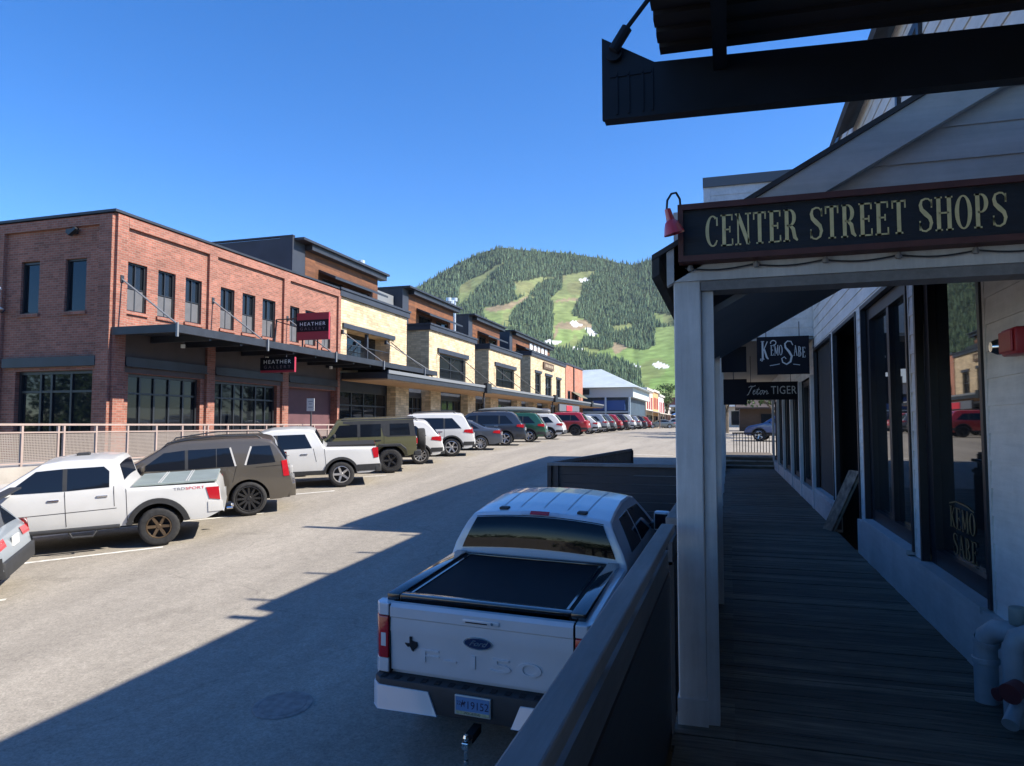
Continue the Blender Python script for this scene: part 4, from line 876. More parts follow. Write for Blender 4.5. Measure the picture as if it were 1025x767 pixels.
for y, x0, x1, z0, z1, lab in ((15.2, -.14, .35, 4.08, 4.60, 'upper blank dark blade sign hanging at the left side of the boardwalk'), (16.6, -.12, .38, 3.45, 4.02, 'lower blank dark blade sign hanging at the left side of the boardwalk')):
    bl = thing('blade_sign', lab, 'sign', ((x0+x1)/2, y, z0), 'signs hanging over the boardwalk')
    MB().box(x0, x1, y, y+.05, z0, z1).build('board', SIGNBLK, bl)
    MB().tube([(.1,y+.02,z1-.01),(.1,y+.02,4.67)], .01, 6).build('hanger', STEEL, bl)

# second shop, its upper floor built out over the boardwalk
s2 = thing('arcade_shop', 'white clapboard two storey shop built out over the boardwalk on posts', 'building', (4, 22, 0))
FB = frame((0, 14.75, 0), (1, 0, 0), (0, -1, 0)); FQ = frame((-.42, 0, 0), (0, 1, 0), (-1, 0, 0))
m = MB(); siding(m, FB, -.30, 6, 4.72, 7.82, anchor=4.72); siding(m, FQ, 14.87, 29.4, 4.72, 7.16, anchor=4.72); siding(m, FR, 14.9, 29.4, 3.98, 4.70, anchor=1.4); m.build('siding', SIDING, s2)
m = MB(); m.box(-.43, -.30, 14.735, 14.81, 4.70, 7.82); m.build('corner_board', SIDING, s2)
m = MB(); m.box(-.44, 8, 14.70, 14.84, 7.822, 8.02); m.box(-.48, 8, 14.845, 29.6, 7.17, 7.34); m.build('roof_trim', M('grey_roof_trim', (.12,.125,.13), .6), s2)
m = MB(); m.box(-.41, 1.57, 14.76, 29.4, 4.66, 4.70); m.box(-.41, 6, 14.83, 29.39, 4.71, 7.165); m.box(-.41, 6, 14.765, 14.80, 4.71, 7.81); m.build('soffit', M('beige_soffit', (.36,.33,.29), .7), s2)
m = MB(); m.fbox(FR, 14.72, 29.4, 1.36, 1.7, -.05, .05); m.build('skirt_board', SKIRT, s2)
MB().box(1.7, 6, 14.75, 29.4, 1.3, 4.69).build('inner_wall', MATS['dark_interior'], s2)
for a, b in ((15.1,17.2),(17.7,19.6),(20.2,22.4),(23,25),(25.6,27.8)):
    w = window(s2, FR, a, b, 1.72, 3.95, .08, BLUEBLK, GLASS_S, us=((a+b)/2,), fw=.12)
for a in (14.8,17.3,19.75,22.6,25.2,28): MB().fbox(FR, a, a+.2, 1.4, 3.97, -.07, .0).build('pilaster', GREYV, s2)
for y in (14.8, 17.6, 20.4, 23.2, 26.0, 29.2): MB().box(-.29, -.15, y, y+.14, DK-.0, 4.66).build('post', GREYV, s2)
for y in (9.0, 11.4):
    pass
# railing with balusters at the far end
br_ = thing('end_railing', 'dark baluster railing across the far end of the boardwalk', 'railing', (1.0, 33, 1.85))
MB().box(.1, 1.75, 32.1, 32.16, 2.62, 2.68).build('top_rail', SHADEW, br_); m = MB()
for k in range(14): m.box(.14+k*.12, .17+k*.12, 32.11, 32.15, 1.7, 2.62)
m.build('balusters', SHADEW, br_)

# steel canopy overhead
sc = thing('steel_canopy', 'dark steel beam canopy with corrugated deck and tie rod overhead', 'canopy', (.6, 2, 4.3))
CAN = M('canopy_blue_black', (.008,.011,.018), .5, spec=.25, noise=(4,.25), bump=(6,.1)); RUSTY = M('dark_rusty_deck', (.018,.015,.017), .6, noise=(3,.3))
m = MB(); m.prism([(-.505,4.32),(1.7,4.265),(1.7,4.455),(-.28,4.545),(-.505,4.685)], 1, 2.99, 3.012); m.build('beam', CAN, sc)
m = MB(); m.prism([(-.50,4.322),(1.7,4.267),(1.7,4.279),(-.50,4.334)], 1, 3.013, 3.06); m.prism([(-.30,4.545),(1.7,4.456),(1.7,4.468),(-.30,4.557)], 1, 3.013, 3.06); m.build('flange', CAN, sc)
m = MB()
for x in (-.44,-.39,-.33,-.29): m.box(x-.004, x+.004, 2.984, 2.989, 4.335, 4.52)
m.box(-.47, -.29, 2.984, 2.9895, 4.50, 4.506); m.build('weld_seams', CAN, sc)
m = MB(); m.tube([(-.45,2.965,4.60),(-.45,3.03,4.60)], .035, 16); m.build('pivot', CAN, sc)
m = MB(); m.tube([(-.45,2.95,4.60),(-.39,2.95,4.69)], .024, 12); m.tube([(-.39,2.95,4.69),(1.5,2.95,6.95)], .010, 8); m.build('tie_rod', CAN, sc)
m = MB(); n = 66; xs_ = np.linspace(-.25, 1.62, n*4+1)
zf = lambda x: 4.545-.026*(x+.25)+.05
prof = [(x, zf(x)+(.03 if (i % 4) in (1, 2) else 0)) for i, x in enumerate(xs_)]
# corrugations run across; their stepped profile shows on the end
yb = np.arange(-3.0, 2.93, .06); m = MB()
for i, y in enumerate(yb):
    dz = .018 if i % 2 else 0; z0 = 4.545+dz
    m.prism([(-.25-(.006 if i%2 else 0), z0), (1.62, z0-.05), (1.62, 4.60), (-.25-(.006 if i%2 else 0), 4.65)], 1, float(y), float(y)+.0601)
m.build('corrugated_deck', RUSTY, sc)
MB().box(-.04, .015, -3, 2.988, 4.47, 4.595).build('joist', CAN, sc)
m = MB(); m.prism([(-.505,4.32),(1.7,4.265),(1.7,4.455),(-.28,4.545),(-.505,4.66)], 1, .2, .225); m.build('beam', CAN, sc)

# ================================================================ VEHICLES
TYRE = M('tyre_rubber', (.022,.022,.023), .85, noise=(14,.3), bump=(40,.3)); RIM_S = M('silver_rim', (.55,.55,.56), .3, .8); RIM_B = M('black_rim', (.03,.03,.032), .35, .3); RIM_Z = M('bronze_rim', (.14,.10,.065), .4, .6)
CARGLASS = M('car_glass', (.008,.011,.017), .04, spec=.42); PLASTIC = M('black_plastic', (.028,.029,.031), .6, noise=(8,.15)); CHROME = MATS['chrome']; REDL = M('red_lens', (.42,.012,.02), .15, coat=.6); CLEARL = M('clear_lens', (.6,.6,.6), .1, coat=.6); UNDER = M('underbody', (.010,.010,.011), .9)
WPLATE = M('plate_white', (.6,.6,.58), .5)
def paint(name, c, metal=0, rough=.28): return M(name, c, rough, metal, coat=.7, noise=(1.5,.05))
WPAINT = paint('white_car_paint', (.60,.60,.585))
def pfun(sp):
    L, Wd, H = sp['L'], sp['W'], sp['H']; sil = sp['sil']; sy = [p[0] for p in sil]; sz = [p[1] for p in sil]
    sm = sp.get('smooth', .05); belt = sp['belt']; tum = sp.get('tum', .2); kr, kf = sp.get('taper', (.10, .2)); sill = sp['sill']
    def zt(y):
        if sm <= 0: return float(np.interp(y, sy, sz))
        return float(np.mean([np.interp(min(max(y+d, 0), L), sy, sz) for d in np.linspace(-sm, sm, 7)]))
    def hw(y):
        q = (y-L/2)/(L/2); k = kf if q > 0 else kr
        return Wd/2*(1-k*abs(q)**(5 if q > 0 else 8))
    def g(z):
        if z < belt: 
            zm = sill+(belt-sill)*.62; return 1-.055*((z-zm)/(belt-sill))**2*(2.2 if z < zm else .9)
        return 1-.055*.9*.38**2-tum*((z-belt)/(H-belt))**1.15
    return zt, hw, g
def side_x(sp, y, z):
    zt, hw, g = pfun(sp); return hw(y)*g(z)
def car_body(sp, res=.08):
    L = sp['L']; zt, hw, g = pfun(sp); sill = sp['sill']; r = sp['r']; ra = r*sp.get('archk', 1.16); ax = sp['axles']; zc = r
    cols = set(np.round(np.arange(0, L+1e-6, res), 4)) | {round(p[0], 4) for p in sp['sil']} | {L}
    for a in ax:
        cols |= {round(a+ra*math.cos(t), 4) for t in np.linspace(0, math.pi, 15)} | {round(a-ra-.004, 4), round(a+ra+.004, 4)}
    cols = sorted(c for c in cols if 0 <= c <= L)
    c2 = [cols[0]]
    for c in cols[1:]:
        if c-c2[-1] > .003: c2.append(c)
    cols = c2
    NR, NT = 11, 5
    ends = sp.get('end_raise', (.08, .06))
    def zb(y):
        z = sill
        if y < .35: z = sill+ends[0]*(1-y/.35)
        if y > L-.4: z = sill+ends[1]*(1-(L-y)/.4)
        for a in ax:
            d = abs(y-a)
            if d < ra: z = max(z, zc+math.sqrt(ra*ra-d*d)*1.0)
        return z
    crown = sp.get('crown', .035); flat = sp.get('flat', 0)
    rows = []
    for y in cols:
        b = zb(y); t = zt(y); b = min(b, t-.02); rr = min(sp.get('edge', .07), (t-b)*.4); h = hw(y); sec = []
        for i in range(NR): 
            z = b+(t-rr-b)*i/(NR-1); sec.append((h*g(z), y, z))
        x0 = h*g(t-rr); 
        for k in range(1, 4):
            a = k/3*math.pi/2; sec.append((x0-rr*.9*(1-math.cos(a)), y, t-rr+rr*math.sin(a)))
        xe = sec[-1][0]; cr = crown*min(1, max(.15, (t-.6)/.6))*(0 if t < flat and y < L*.5 else 1)
        for k in range(1, NT+1):
            q = 1-k/NT; sec.append((xe*q, y, t+cr*(1-q*q)))
        rows.append(sec)
    m = MB(); n = len(rows[0])
    full = [[(-x, y, z) for x, y, z in s] + [(x, y, z) for x, y, z in s[-2::-1]] for s in rows]; nf = 2*n-1
    for s in full: m.v += s
    for j in range(len(full)-1):
        for i in range(nf-1): m.f.append((j*nf+i, j*nf+i+1, (j+1)*nf+i+1, (j+1)*nf+i))
    for j, fl in ((0, False), (len(full)-1, True)):
        for i in range(n-1):
            q = (j*nf+i, j*nf+i+1, j*nf+nf-2-i, j*nf+nf-1-i); m.f.append(q if fl else q[::-1])
    return m
def side_patch(sp, poly, s, off=.006, sub=6, thick=.012):
    """polygon (y,z) laid on the body side; s=-1 left, +1 right"""
    pts = []
    for (a, b) in zip(poly, poly[1:]+poly[:1]):
        for k in range(sub): pts.append((a[0]+(b[0]-a[0])*k/sub, a[1]+(b[1]-a[1])*k/sub))
    cy = sum(p[0] for p in pts)/len(pts); cz = sum(p[1] for p in pts)/len(pts); m = MB()
    f = lambda p, o: (s*(side_x(sp, p[0], p[1])+o), p[0], p[1]); n = len(pts)
    mid = [(cy+(p[0]-cy)*.5, cz+(p[1]-cz)*.5) for p in pts]
    m.v = [f(p, off) for p in pts]+[f(p, off) for p in mid]+[f((cy, cz), off)]+[f(p, off-thick) for p in pts]
    for i in range(n):
        j = (i+1) % n; m.f += [(i, j, n+j, n+i), (n+i, n+j, 2*n), (2*n+1+i, 2*n+1+j, j, i)]
    return m
def top_patch(sp, y0, y1, in0, in1, off=.008, n=8, k=8, x_lim=None):
    """patch on the upper surface between two stations (rear window, windscreen), inset from the edges"""
    zt, hw, g = pfun(sp); m = MB(); crown = sp.get('crown', .035); ed = sp.get('edge', .07)
    for i in range(n+1):
        q = i/n; y = y0+(y1-y0)*q; t = zt(y); dz = (zt(y+.01)-zt(y-.01)); nl = math.hypot(dz, .02); ny, nz = -dz/nl, .02/nl
        cr = crown*min(1, max(.15, (t-.6)/.6))*(0 if t < sp.get('flat', 0) and y < sp['L']*.5 else 1); rr = ed
        xe = hw(y)*g(t-rr)-rr*.9; w = xe-(in0+(in1-in0)*q)
        for j in range(k+1):
            u = -1+2*j/k; x = u*w
            if x_lim: x = x_lim[0]+(x_lim[1]-x_lim[0])*(j/k)
            z = t+cr*(1-(x/max(xe,.1))**2); m.v.append((x, y+ny*off, z+nz*off))
    for i in range(n):
        for j in range(k): m.f.append((i*(k+1)+j, i*(k+1)+j+1, (i+1)*(k+1)+j+1, (i+1)*(k+1)+j))
    return m
def arch_band(sp, a, s, w=.07, off=.012, flat=0):
    r = sp['r']; ra = r*sp.get('archk', 1.16); m = MB(); n = 20
    for i in range(n+1):
        th = math.pi*i/n
        for q, o in ((ra-.005, off), (ra+w, off), (ra+w, -.01)):
            y = a+q*math.cos(th); z = r+q*math.sin(th)
            if th < .01 or th > math.pi-.01: z = sp['sill']+.05
            m.v.append((s*(side_x(sp, y, min(z, sp['belt']))+o), y, z))
    for i in range(n):
        for j in range(2): m.f.append((i*3+j, i*3+j+1, i*3+4+j, i*3+3+j))
    return m
WHEELS = {}
def wheel_meshes(r, wd, rimk, spokes, rim_mat, tread):
    key = (r, wd, rimk, spokes, rim_mat.name, tread)
    if key in WHEELS: return WHEELS[key]
    R0 = r*rimk; m = MB(); n = 48; h = wd/2
    prof = [(R0, -h*.8), (R0+.01, -h*.98), (r*.80, -h*1.02), (r*.93, -h*.96), (r*.985, -h*.78), (r, -h*.5), (r, 0), (r, h*.5), (r*.985, h*.78), (r*.93, h*.96), (r*.80, h*1.02), (R0+.01, h*.98), (R0, h*.8)]
    for i, (rr, hh) in enumerate(prof):
        for k in range(n):
            w = 2*math.pi*k/n; q = rr
            if tread and 3 <= i <= 9 and k % 2: q = rr*(.972 if i in (3, 4, 8, 9) else .982)
            m.v.append((hh, q*math.cos(w), q*math.sin(w)))
    for i in range(len(prof)-1):
        for k in range(n): m.f.append((i*n+k, i*n+(k+1) % n, (i+1)*n+(k+1) % n, (i+1)*n+k))
    ty = m
    d = MB(); mt = Matrix.Rotation(R(90), 4, 'Y')
    d.lathe([(R0*.97, h*.85), (R0*1.0, h*.93), (R0*.93, h*.96), (R0*.89, h*.8)], mt, 36)
    d.lathe([(R0*.97, -h*.85), (R0*1.0, -h*.93), (R0*.93, -h*.96), (R0*.89, -h*.8)], mt, 36)
    ty.lathe([(R0, h*.8), (R0*.9, h*.2), (0, h*.2)], mt, 36); ty.lathe([(R0, -h*.8), (R0*.9, -h*.2), (0, -h*.2)], mt, 36)
    for sgn in (1, -1):
        d.lathe([(0, sgn*h*.72), (R0*.16, sgn*h*.72), (R0*.2, sgn*h*.62), (R0*.2, 0)], mt, 14)
        for k in range(spokes):
            w = 2*math.pi*k/spokes; c, s_ = math.cos(w), math.sin(w)
            hw0, hw1 = R0*.12*(6/spokes)**.5, R0*.10*(6/spokes)**.5
            def P(rad, t, hh): return (sgn*hh, rad*c-t*s_, rad*s_+t*c)
            a, b = R0*.14, R0*.93
            d.add([P(a,-hw0,h*.64),P(a,hw0,h*.64),P(b,hw1,h*.86),P(b,-hw1,h*.86),P(a,-hw0*1.2,h*.2),P(a,hw0*1.2,h*.2),P(b,hw1*1.2,h*.4),P(b,-hw1*1.2,h*.4)], [(0,1,2,3),(0,4,5,1),(1,5,6,2),(3,2,6,7),(0,3,7,4)])
    WHEELS[key] = (ty, d); return WHEELS[key]
WMESH = {}
def add_wheels(root, sp):
    r, wd = sp['r'], sp.get('tw', .25); rk = sp.get('rimk', .68); rm = sp.get('rim', RIM_S); key = (r, wd, rk, sp.get('spokes', 5), rm.name, sp.get('tread', False))
    for a in sp['axles']:
        for s in (-1, 1):
            x = s*(sp['W']/2-wd/2-.005+sp.get('track', 0))
            if key not in WMESH:
                ty, d = wheel_meshes(*key[:4], rm, key[5]); w = ty.build('wheel', TYRE, root, smooth=True, sharp=50); ri = d.build('rim', rm, w, local=True, smooth=True, sharp=30); WMESH[key] = (w.data, ri.data)
            else:
                w = bpy.data.objects.new('wheel', WMESH[key][0]); C.objects.link(w); w.parent = root
                ri = bpy.data.objects.new('rim', WMESH[key][1]); C.objects.link(ri); ri.parent = w
            w.location = (x, a, r)
def pose(root, sp, contact, hd, wheel=(-1, 0)):
    """put the contact point of one wheel on the road, nose towards heading hd"""
    f = Vector((hd[0], hd[1], 0)); n = road_normal(contact[1]); f = (f-n*f.dot(n)).normalized(); rgt = f.cross(n)
    m = Matrix((rgt, f, n)).transposed().to_4x4(); l = Vector((wheel[0]*(sp['W']/2-.05), sp['axles'][wheel[1]], 0))
    p = Vector((contact[0], contact[1], rz(contact[1])+.008))-m @ l
    root.matrix_basis = Matrix.Translation(p) @ m
def car(name, label, cat, sp, body_mat, contact, hd, group, near=True):
    root = thing(name, label, cat, (0, 0, 0), group); root['_loc'] = 1
    sp.setdefault('axles', (sp['ra'], sp['ra']+sp['wb']))
    if hd is None:
        a_ = R(float(np.interp(contact[1], [7, 12, 15, 19, 22.5, 25, 28, 32, 36, 40, 45, 54, 80], [38, 37, 35, 31, 27, 24, 20, 16, 13, 9, 6, 2, 0]))); hd = Vector((-math.cos(a_), -math.sin(a_)))
    b = car_body(sp, .07 if near else .14).build('body', body_mat, root, smooth=True, sharp=32)
    L, Wd, H = sp['L'], sp['W'], sp['H']; r = sp['r']
    u = MB(); ww = Wd/2-sp.get('tw', .25)-.06
    u.box(-ww, ww, .12, L-.15, sp['sill']-.02, sp['belt']-.22)
    for i in range(2):
        pass
    a0, a1 = sp['axles']; ra = r*1.16
    for y0, y1 in ((.2, a0-ra-.02), (a0+ra+.02, a1-ra-.02), (a1+ra+.02, L-.3)):
        if y1 > y0: u.box(-Wd/2*.86, Wd/2*.86, y0, y1, sp['sill']+.02, sp['sill']+.2)
    u.build('underbody', UNDER, root)
    gm = sp.get('glass', CARGLASS)
    for poly in sp['panes']:
        for s in (-1, 1): side_patch(sp, poly, s).build('side_window', gm, root, smooth=True)
    ps = sorted([sorted(p) for p in sp['panes']])
    for pa, pb in zip(sp['panes'], sp['panes'][1:]):
        ya = max(p[0] for p in pa); yb = min(p[0] for p in pb)
        if .03 < yb-ya < .12:
            za = [p[1] for p in pa if p[0] > ya-.01]; zb_ = [p[1] for p in pb if p[0] < yb+.01]
            for s in (-1, 1): side_patch(sp, [(ya, min(za)), (yb, min(zb_)), (yb, min(max(zb_), max(za))), (ya, min(max(zb_), max(za)))], s, .0055, 3).build('door_pillar', PLASTIC, root)
    if 'rear_glass' in sp: top_patch(sp, *sp['rear_glass']).build('rear_window', gm, root, smooth=True)
    if 'windscreen' in sp: top_patch(sp, *sp['windscreen']).build('windscreen', gm, root, smooth=True)
    add_wheels(root, sp)
    if sp.get('clad'):
        for s in (-1, 1):
            for a in sp['axles']: arch_band(sp, a, s, sp['clad'], .02).build('wheel_arch_trim', PLASTIC, root, smooth=True)
            ra_ = r*1.16+sp['clad']; z0, z1 = sp['sill'], sp['sill']+.13
            side_patch(sp, [(a0+ra_-.05, z0), (a1-ra_+.05, z0), (a1-ra_+.05, z1), (a0+ra_-.05, z1)], s, .016).build('sill_trim', PLASTIC, root)
    for s in (-1, 1):
        for poly in sp.get('tail', []): side_patch(sp, poly, s, .012).build('tail_light', REDL, root, smooth=True)
        if 'tail_rear' in sp:
            y0, y1, xi, xo = sp['tail_rear']; zt, hw, g = pfun(sp); top_patch(sp, y0, y1, 0, 0, .012, 4, 3, x_lim=(s*xi, s*xo)).build('tail_light', REDL, root)
        if 'bumper' in sp:
            side_patch(sp, sp['bumper'], s, .01).build('bumper_side', PLASTIC, root)
        if near:
            for z in ([]): pass
            for y, z in sp.get('handles', []):
                x = side_x(sp, y, z); MB().box(s*x-.02 if s < 0 else s*x, s*x if s < 0 else s*x+.02, y-.1, y+.1, z-.018, z+.018).build('door_handle', sp.get('handle_mat', CHROME), root, bevel=.006)
            for line in sp.get('seams', []):
                m = MB(); k = 10
                pts = [(line[0]+(line[2]-line[0])*i/k, line[1]+(line[3]-line[1])*i/k) for i in range(k+1)]
                m.strip(pts, .011, lambda y, z: (s*(side_x(sp, y, z)+.003), y, z)); m.build('door_gap', UNDER, root)
        if 'mirror' in sp:
            y, z = sp['mirror']; x = side_x(sp, y, z)
            MB().box(min(s*(x-.04), s*(x+.20)), max(s*(x-.04), s*(x+.20)), y-.06, y+.04, z, z+.15).build('side_mirror', sp.get('mirror_mat', body_mat), root, bevel=.04, smooth=True)
        if 'head' in sp: side_patch(sp, sp['head'], s, .01).build('headlight', CLEARL, root)
    if 'plate' in sp:
        y, z = sp['plate']; MB().box(-.16, .16, y-.02, y+.005, z-.08, z+.08).build('license_plate', WPLATE, root)
    if 'rear_bumper' in sp:
        z0, z1 = sp['rear_bumper']; zt, hw, g = pfun(sp); m = MB(); w0 = hw(.0)
        m.prism([(-w0*.98, -.02), (w0*.98, -.02), (w0*1.02, .15), (w0*.9, .2), (-w0*.9, .2), (-w0*1.02, .15)], 2, z0, z1); m.build('bumper', sp.get('bumper_mat', PLASTIC), root, bevel=.02, smooth=True)
    if sp.get('rack'):
        y0, y1 = sp['rack']; zt, hw, g = pfun(sp)
        for s in (-1, 1):
            x = hw(y0)*g(H)*s*.86; pts = [(x, y0, zt(y0)+.0), (x, y0+.12, zt(y0+.1)+.07), (x, (y0+y1)/2, zt((y0+y1)/2)+.085), (x, y1-.12, zt(y1-.1)+.07), (x, y1, zt(y1))]
            MB().tube(pts, .018, 6).build('roof_rail', sp.get('rack_mat', PLASTIC), root, smooth=True)
    pose(root, sp, contact, hd, sp.get('pose_wheel', (-1, 0)))
    return root
HD = Vector((-.73, -.683)).normalized()
CARS = 'cars parked nose in along the sunlit side'
def suv(L=4.7, W_=1.86, H=1.7, r=.36, ra=1.0, wb=2.78, slant=.55, rim=RIM_S, clad=.06, spokes=5, belt=None, tail='wrap', rack=True, sill=.33, rimk=.68):
    b = belt or .60*H+.03; zs = H
    sil = [(0,.45),(.01,.60),(.03,.74),(.07,.80),(.12,b-.02),(.20,b+.02),(.20+slant*.62,H-.20),(.20+slant,H-.045),(.20+slant+.35,H-.005),(L*.42,H),(L-2.15,H-.03),(L-1.95,H-.07),(L-1.15,b+.04),(L-1.0,b),(L-.3,b-.14),(L-.12,b-.26),(L-.02,b-.45),(L,.5)]
    yq = .20+slant*.55+.12
    sp = dict(L=L, W=W_, H=H, r=r, ra=ra, wb=wb, sil=sil, belt=b, sill=sill, tum=.2, rim=rim, clad=clad, spokes=spokes, rimk=rimk,
      panes=[[(yq+.05,b+.06),(yq+.75,b+.05),(yq+.75,H-.2),(yq+.45,H-.2)], [(yq+.82,b+.05),(L-2.45,b+.04),(L-2.45,H-.18),(yq+.82,H-.19)], [(L-2.38,b+.04),(L-1.42,b+.05),(L-2.02,H-.2),(L-2.38,H-.18)]],
      rear_glass=(.22,.20+slant*.75,.10,.12), windscreen=(L-1.9,L-1.2,.06,.06),
      tail=[[(.10,b-.16),(.50,b-.10),(.46,b+.01),(.13,b+.03)]], tail_rear=(.10,.15,.52,.78), bumper=[(.06,sill+.14),(.55,sill+.12),(.5,.62),(.05,.62)], plate=(.06,.86),
      mirror=(L-1.62,b+.02), handles=[(yq+.95,b-.06),(L-2.2,b-.06)], seams=[(yq+.78,b+.04,yq+.78,.55),(L-2.41,b+.04,L-2.41,.45),(L-1.3,b+.03,L-1.28,.5)], rear_bumper=(.36,.60))
    if rack: sp['rack'] = (.20+slant+.25, L-2.1)
    return sp
# --- white crew cab pickup with grey bed cover
tac = dict(L=5.39, W=1.90, H=1.86, r=.40, ra=1.25, wb=3.24, sill=.48, belt=1.20, tum=.20, rim=RIM_Z, spokes=6, rimk=.60, tread=True, tw=.27, archk=1.24, smooth=.02, edge=.05, taper=(.03,.2), track=.02, flat=1.25,
  sil=[(0,.55),(.02,.75),(.05,.80),(.07,1.20),(1.76,1.23),(1.80,1.23),(1.86,1.32),(1.96,1.72),(2.04,1.80),(2.4,1.84),(3.0,1.84),(3.32,1.80),(4.12,1.30),(4.5,1.26),(5.1,1.16),(5.28,1.05),(5.37,.86),(5.39,.55)],
  panes=[[(2.12,1.29),(2.86,1.27),(2.86,1.70),(2.22,1.70),(2.12,1.60)],[(2.94,1.27),(3.92,1.28),(3.40,1.68),(2.94,1.70)]], rear_glass=(1.875,1.96,.12,.10), windscreen=(3.36,4.08,.08,.06),
  tail=[[(.06,.86),(.27,.90),(.33,1.14),(.08,1.14)]], mirror=(3.86,1.25), handles=[(2.25,1.12),(3.1,1.10)], seams=[(1.82,1.24,1.82,.56),(2.90,1.26,2.90,.56),(2.04,1.3,2.04,.9),(4.06,1.26,4.0,.6),(2.0,.86,4.0,.82)], handle_mat=CHROME, end_raise=(.16,.16))
t_ = car('pickup_truck', 'white crew cab pickup with grey bed cover, bronze wheels and black flares', 'pickup truck', tac, WPAINT, (-11.3, 12.07), None, CARS)
for s in (-1, 1):
    for a in tac['axles']: arch_band(tac, a, s, .10, .05).build('fender_flare', PLASTIC, t_, smooth=True)
    side_patch(tac, [(.01,.62),(.30,.62),(.30,.84),(.01,.84)], s, .014).build('bumper_corner', WPAINT, t_)
    m = MB(); x = s*1.0; m.tube([(x,1.95,.50),(x,4.25,.50)], .045, 10)
    for y in (2.6, 3.75): m.tube([(x,y-.25,.47),(x*1.05,y-.18,.36),(x*1.05,y+.18,.36),(x,y+.25,.47)], .022, 8)
    m.build('side_step', PLASTIC, t_, smooth=True)
m = MB(); COVER = M('grey_green_bed_cover', (.22,.26,.25), .45, noise=(2,.12))
m.box(-.84, .84, .12, 1.72, 1.24, 1.285); m.build('bed_cover', COVER, t_, bevel=.01)
m = MB()
for y in (.7, 1.22): m.box(-.84,.84,y-.03,y-.012,1.286,1.293); m.box(-.84,.84,y+.012,y+.03,1.286,1.293)
m.build('cover_ribs', M('pale_strip', (.5,.5,.48), .4), t_)
MB().box(-.06,.06,2.6,2.85,1.87,1.93).build('roof_antenna', PLASTIC, t_, bevel=.02)
side = lambda y, z: (-(side_x(tac, y, z)+.004), y, z)
text_obj('TRD', 1, lambda u, v, w: side(.84-u, 1.145+v*.085), M('grey_decal', (.18,.18,.2), .5), t_, fit=.22, extrude=0)
text_obj('SPORT', 1, lambda u, v, w: side(.54-u, 1.145+v*.085), M('red_decal', (.55,.03,.05), .5), t_, fit=.36, extrude=0)
m = MB().tube([(0,-.02,.5),(0,-.15,.5)], .03, 8); m.lathe([(0,.05),(.03,.05),(.035,.09),(.025,.12),(0,.13)], Matrix.Translation((0,-.14,.47)), 10); m.build('tow_hitch', CHROME, t_)

# --- grey brown full size suv
yuk = dict(L=5.18, W=2.02, H=1.89, r=.415, ra=1.08, wb=2.95, sill=.36, belt=1.22, tum=.17, rim=RIM_B, spokes=12, rimk=.76, tw=.28, edge=.08,
  sil=[(0,.45),(.01,.62),(.04,.76),(.09,.80),(.13,1.2),(.20,1.28),(.42,1.68),(.52,1.80),(.8,1.865),(1.6,1.89),(2.5,1.88),(2.85,1.82),(3.72,1.32),(3.9,1.27),(4.9,1.14),(5.08,1.0),(5.17,.75),(5.18,.5)],
  panes=[[(.44,1.28),(1.12,1.25),(.98,1.69),(.56,1.69)],[(1.38,1.24),(1.78,1.24),(1.78,1.68),(1.50,1.68)],[(1.80,1.24),(2.42,1.23),(2.42,1.68),(1.80,1.68)],[(2.49,1.23),(3.5,1.25),(2.95,1.64),(2.49,1.68)]],
  rear_glass=(.18,.45,.12,.14), windscreen=(2.9,3.68,.07,.06), tail=[[(.12,.92),(.26,.92),(.30,1.30),(.17,1.32)]], tail_rear=(.10,.145,.82,.92), mirror=(3.4,1.24), rear_bumper=(.40,.72),
  handles=[(1.85,1.10),(2.66,1.09)], seams=[(1.34,1.24,1.44,.85),(2.455,1.22,2.455,.5),(3.85,1.22,3.82,.5),(.1,1.2,.9,1.18)], rack=(.75,3.0), rack_mat=NAVY, plate=(.05,.95))
yp = paint('grey_brown_metallic', (.105,.092,.075), .35, .34); yuk['bumper_mat'] = yp
t_ = car('suv', 'large grey brown suv with black wheels between two white pickups', 'suv', yuk, yp, (-11.3, 14.94), None, CARS)
for s in (-1, 1):
    m = MB(); m.strip([(1.14,1.25),(1.0,1.69)], .045, lambda y, z: (s*(side_x(yuk,y,z)+.008),y,z)); m.strip([(1.36,1.24),(1.48,1.69)], .04, lambda y, z: (s*(side_x(yuk,y,z)+.008),y,z)); m.build('window_trim', M('pale_window_trim', (.45,.44,.42), .5), t_)

# --- white unibody pickup
rid = dict(L=5.33, W=1.99, H=1.79, r=.385, ra=1.18, wb=3.18, sill=.40, belt=1.16, tum=.18, rim=RIM_S, spokes=5, rimk=.66, tw=.25, smooth=.02, edge=.06, taper=(.05,.2), archk=1.2,
  sil=[(0,.5),(.02,.72),(.05,.78),(.07,1.16),(1.62,1.20),(1.68,1.22),(1.95,1.70),(2.1,1.76),(2.6,1.79),(3.2,1.77),(3.5,1.70),(4.3,1.22),(4.5,1.17),(5.1,1.05),(5.25,.9),(5.32,.7),(5.33,.5)],
  panes=[[(2.02,1.22),(3.0,1.20),(3.0,1.63),(2.22,1.63)],[(3.08,1.20),(4.0,1.22),(3.5,1.58),(3.08,1.63)]], rear_glass=(1.72,1.93,.12,.12), windscreen=(3.55,4.25,.06,.06),
  tail=[[(.06,.86),(.20,.84),(.26,1.12),(.22,1.16),(.07,1.16)]], mirror=(3.9,1.2), handles=[(2.25,1.04),(3.25,1.03)], seams=[(1.66,1.2,1.62,.62),(3.04,1.2,3.04,.5),(1.98,1.2,1.9,.8)], clad=.07, rear_bumper=(.42,.66), bumper=[(.04,.46),(.75,.46),(.7,.66),(.02,.66)])
t_ = car('pickup_truck', 'white rounded pickup with open bed between the grey brown suv and the olive off roader', 'pickup truck', rid, WPAINT, (-11.3, 19.26), None, CARS)
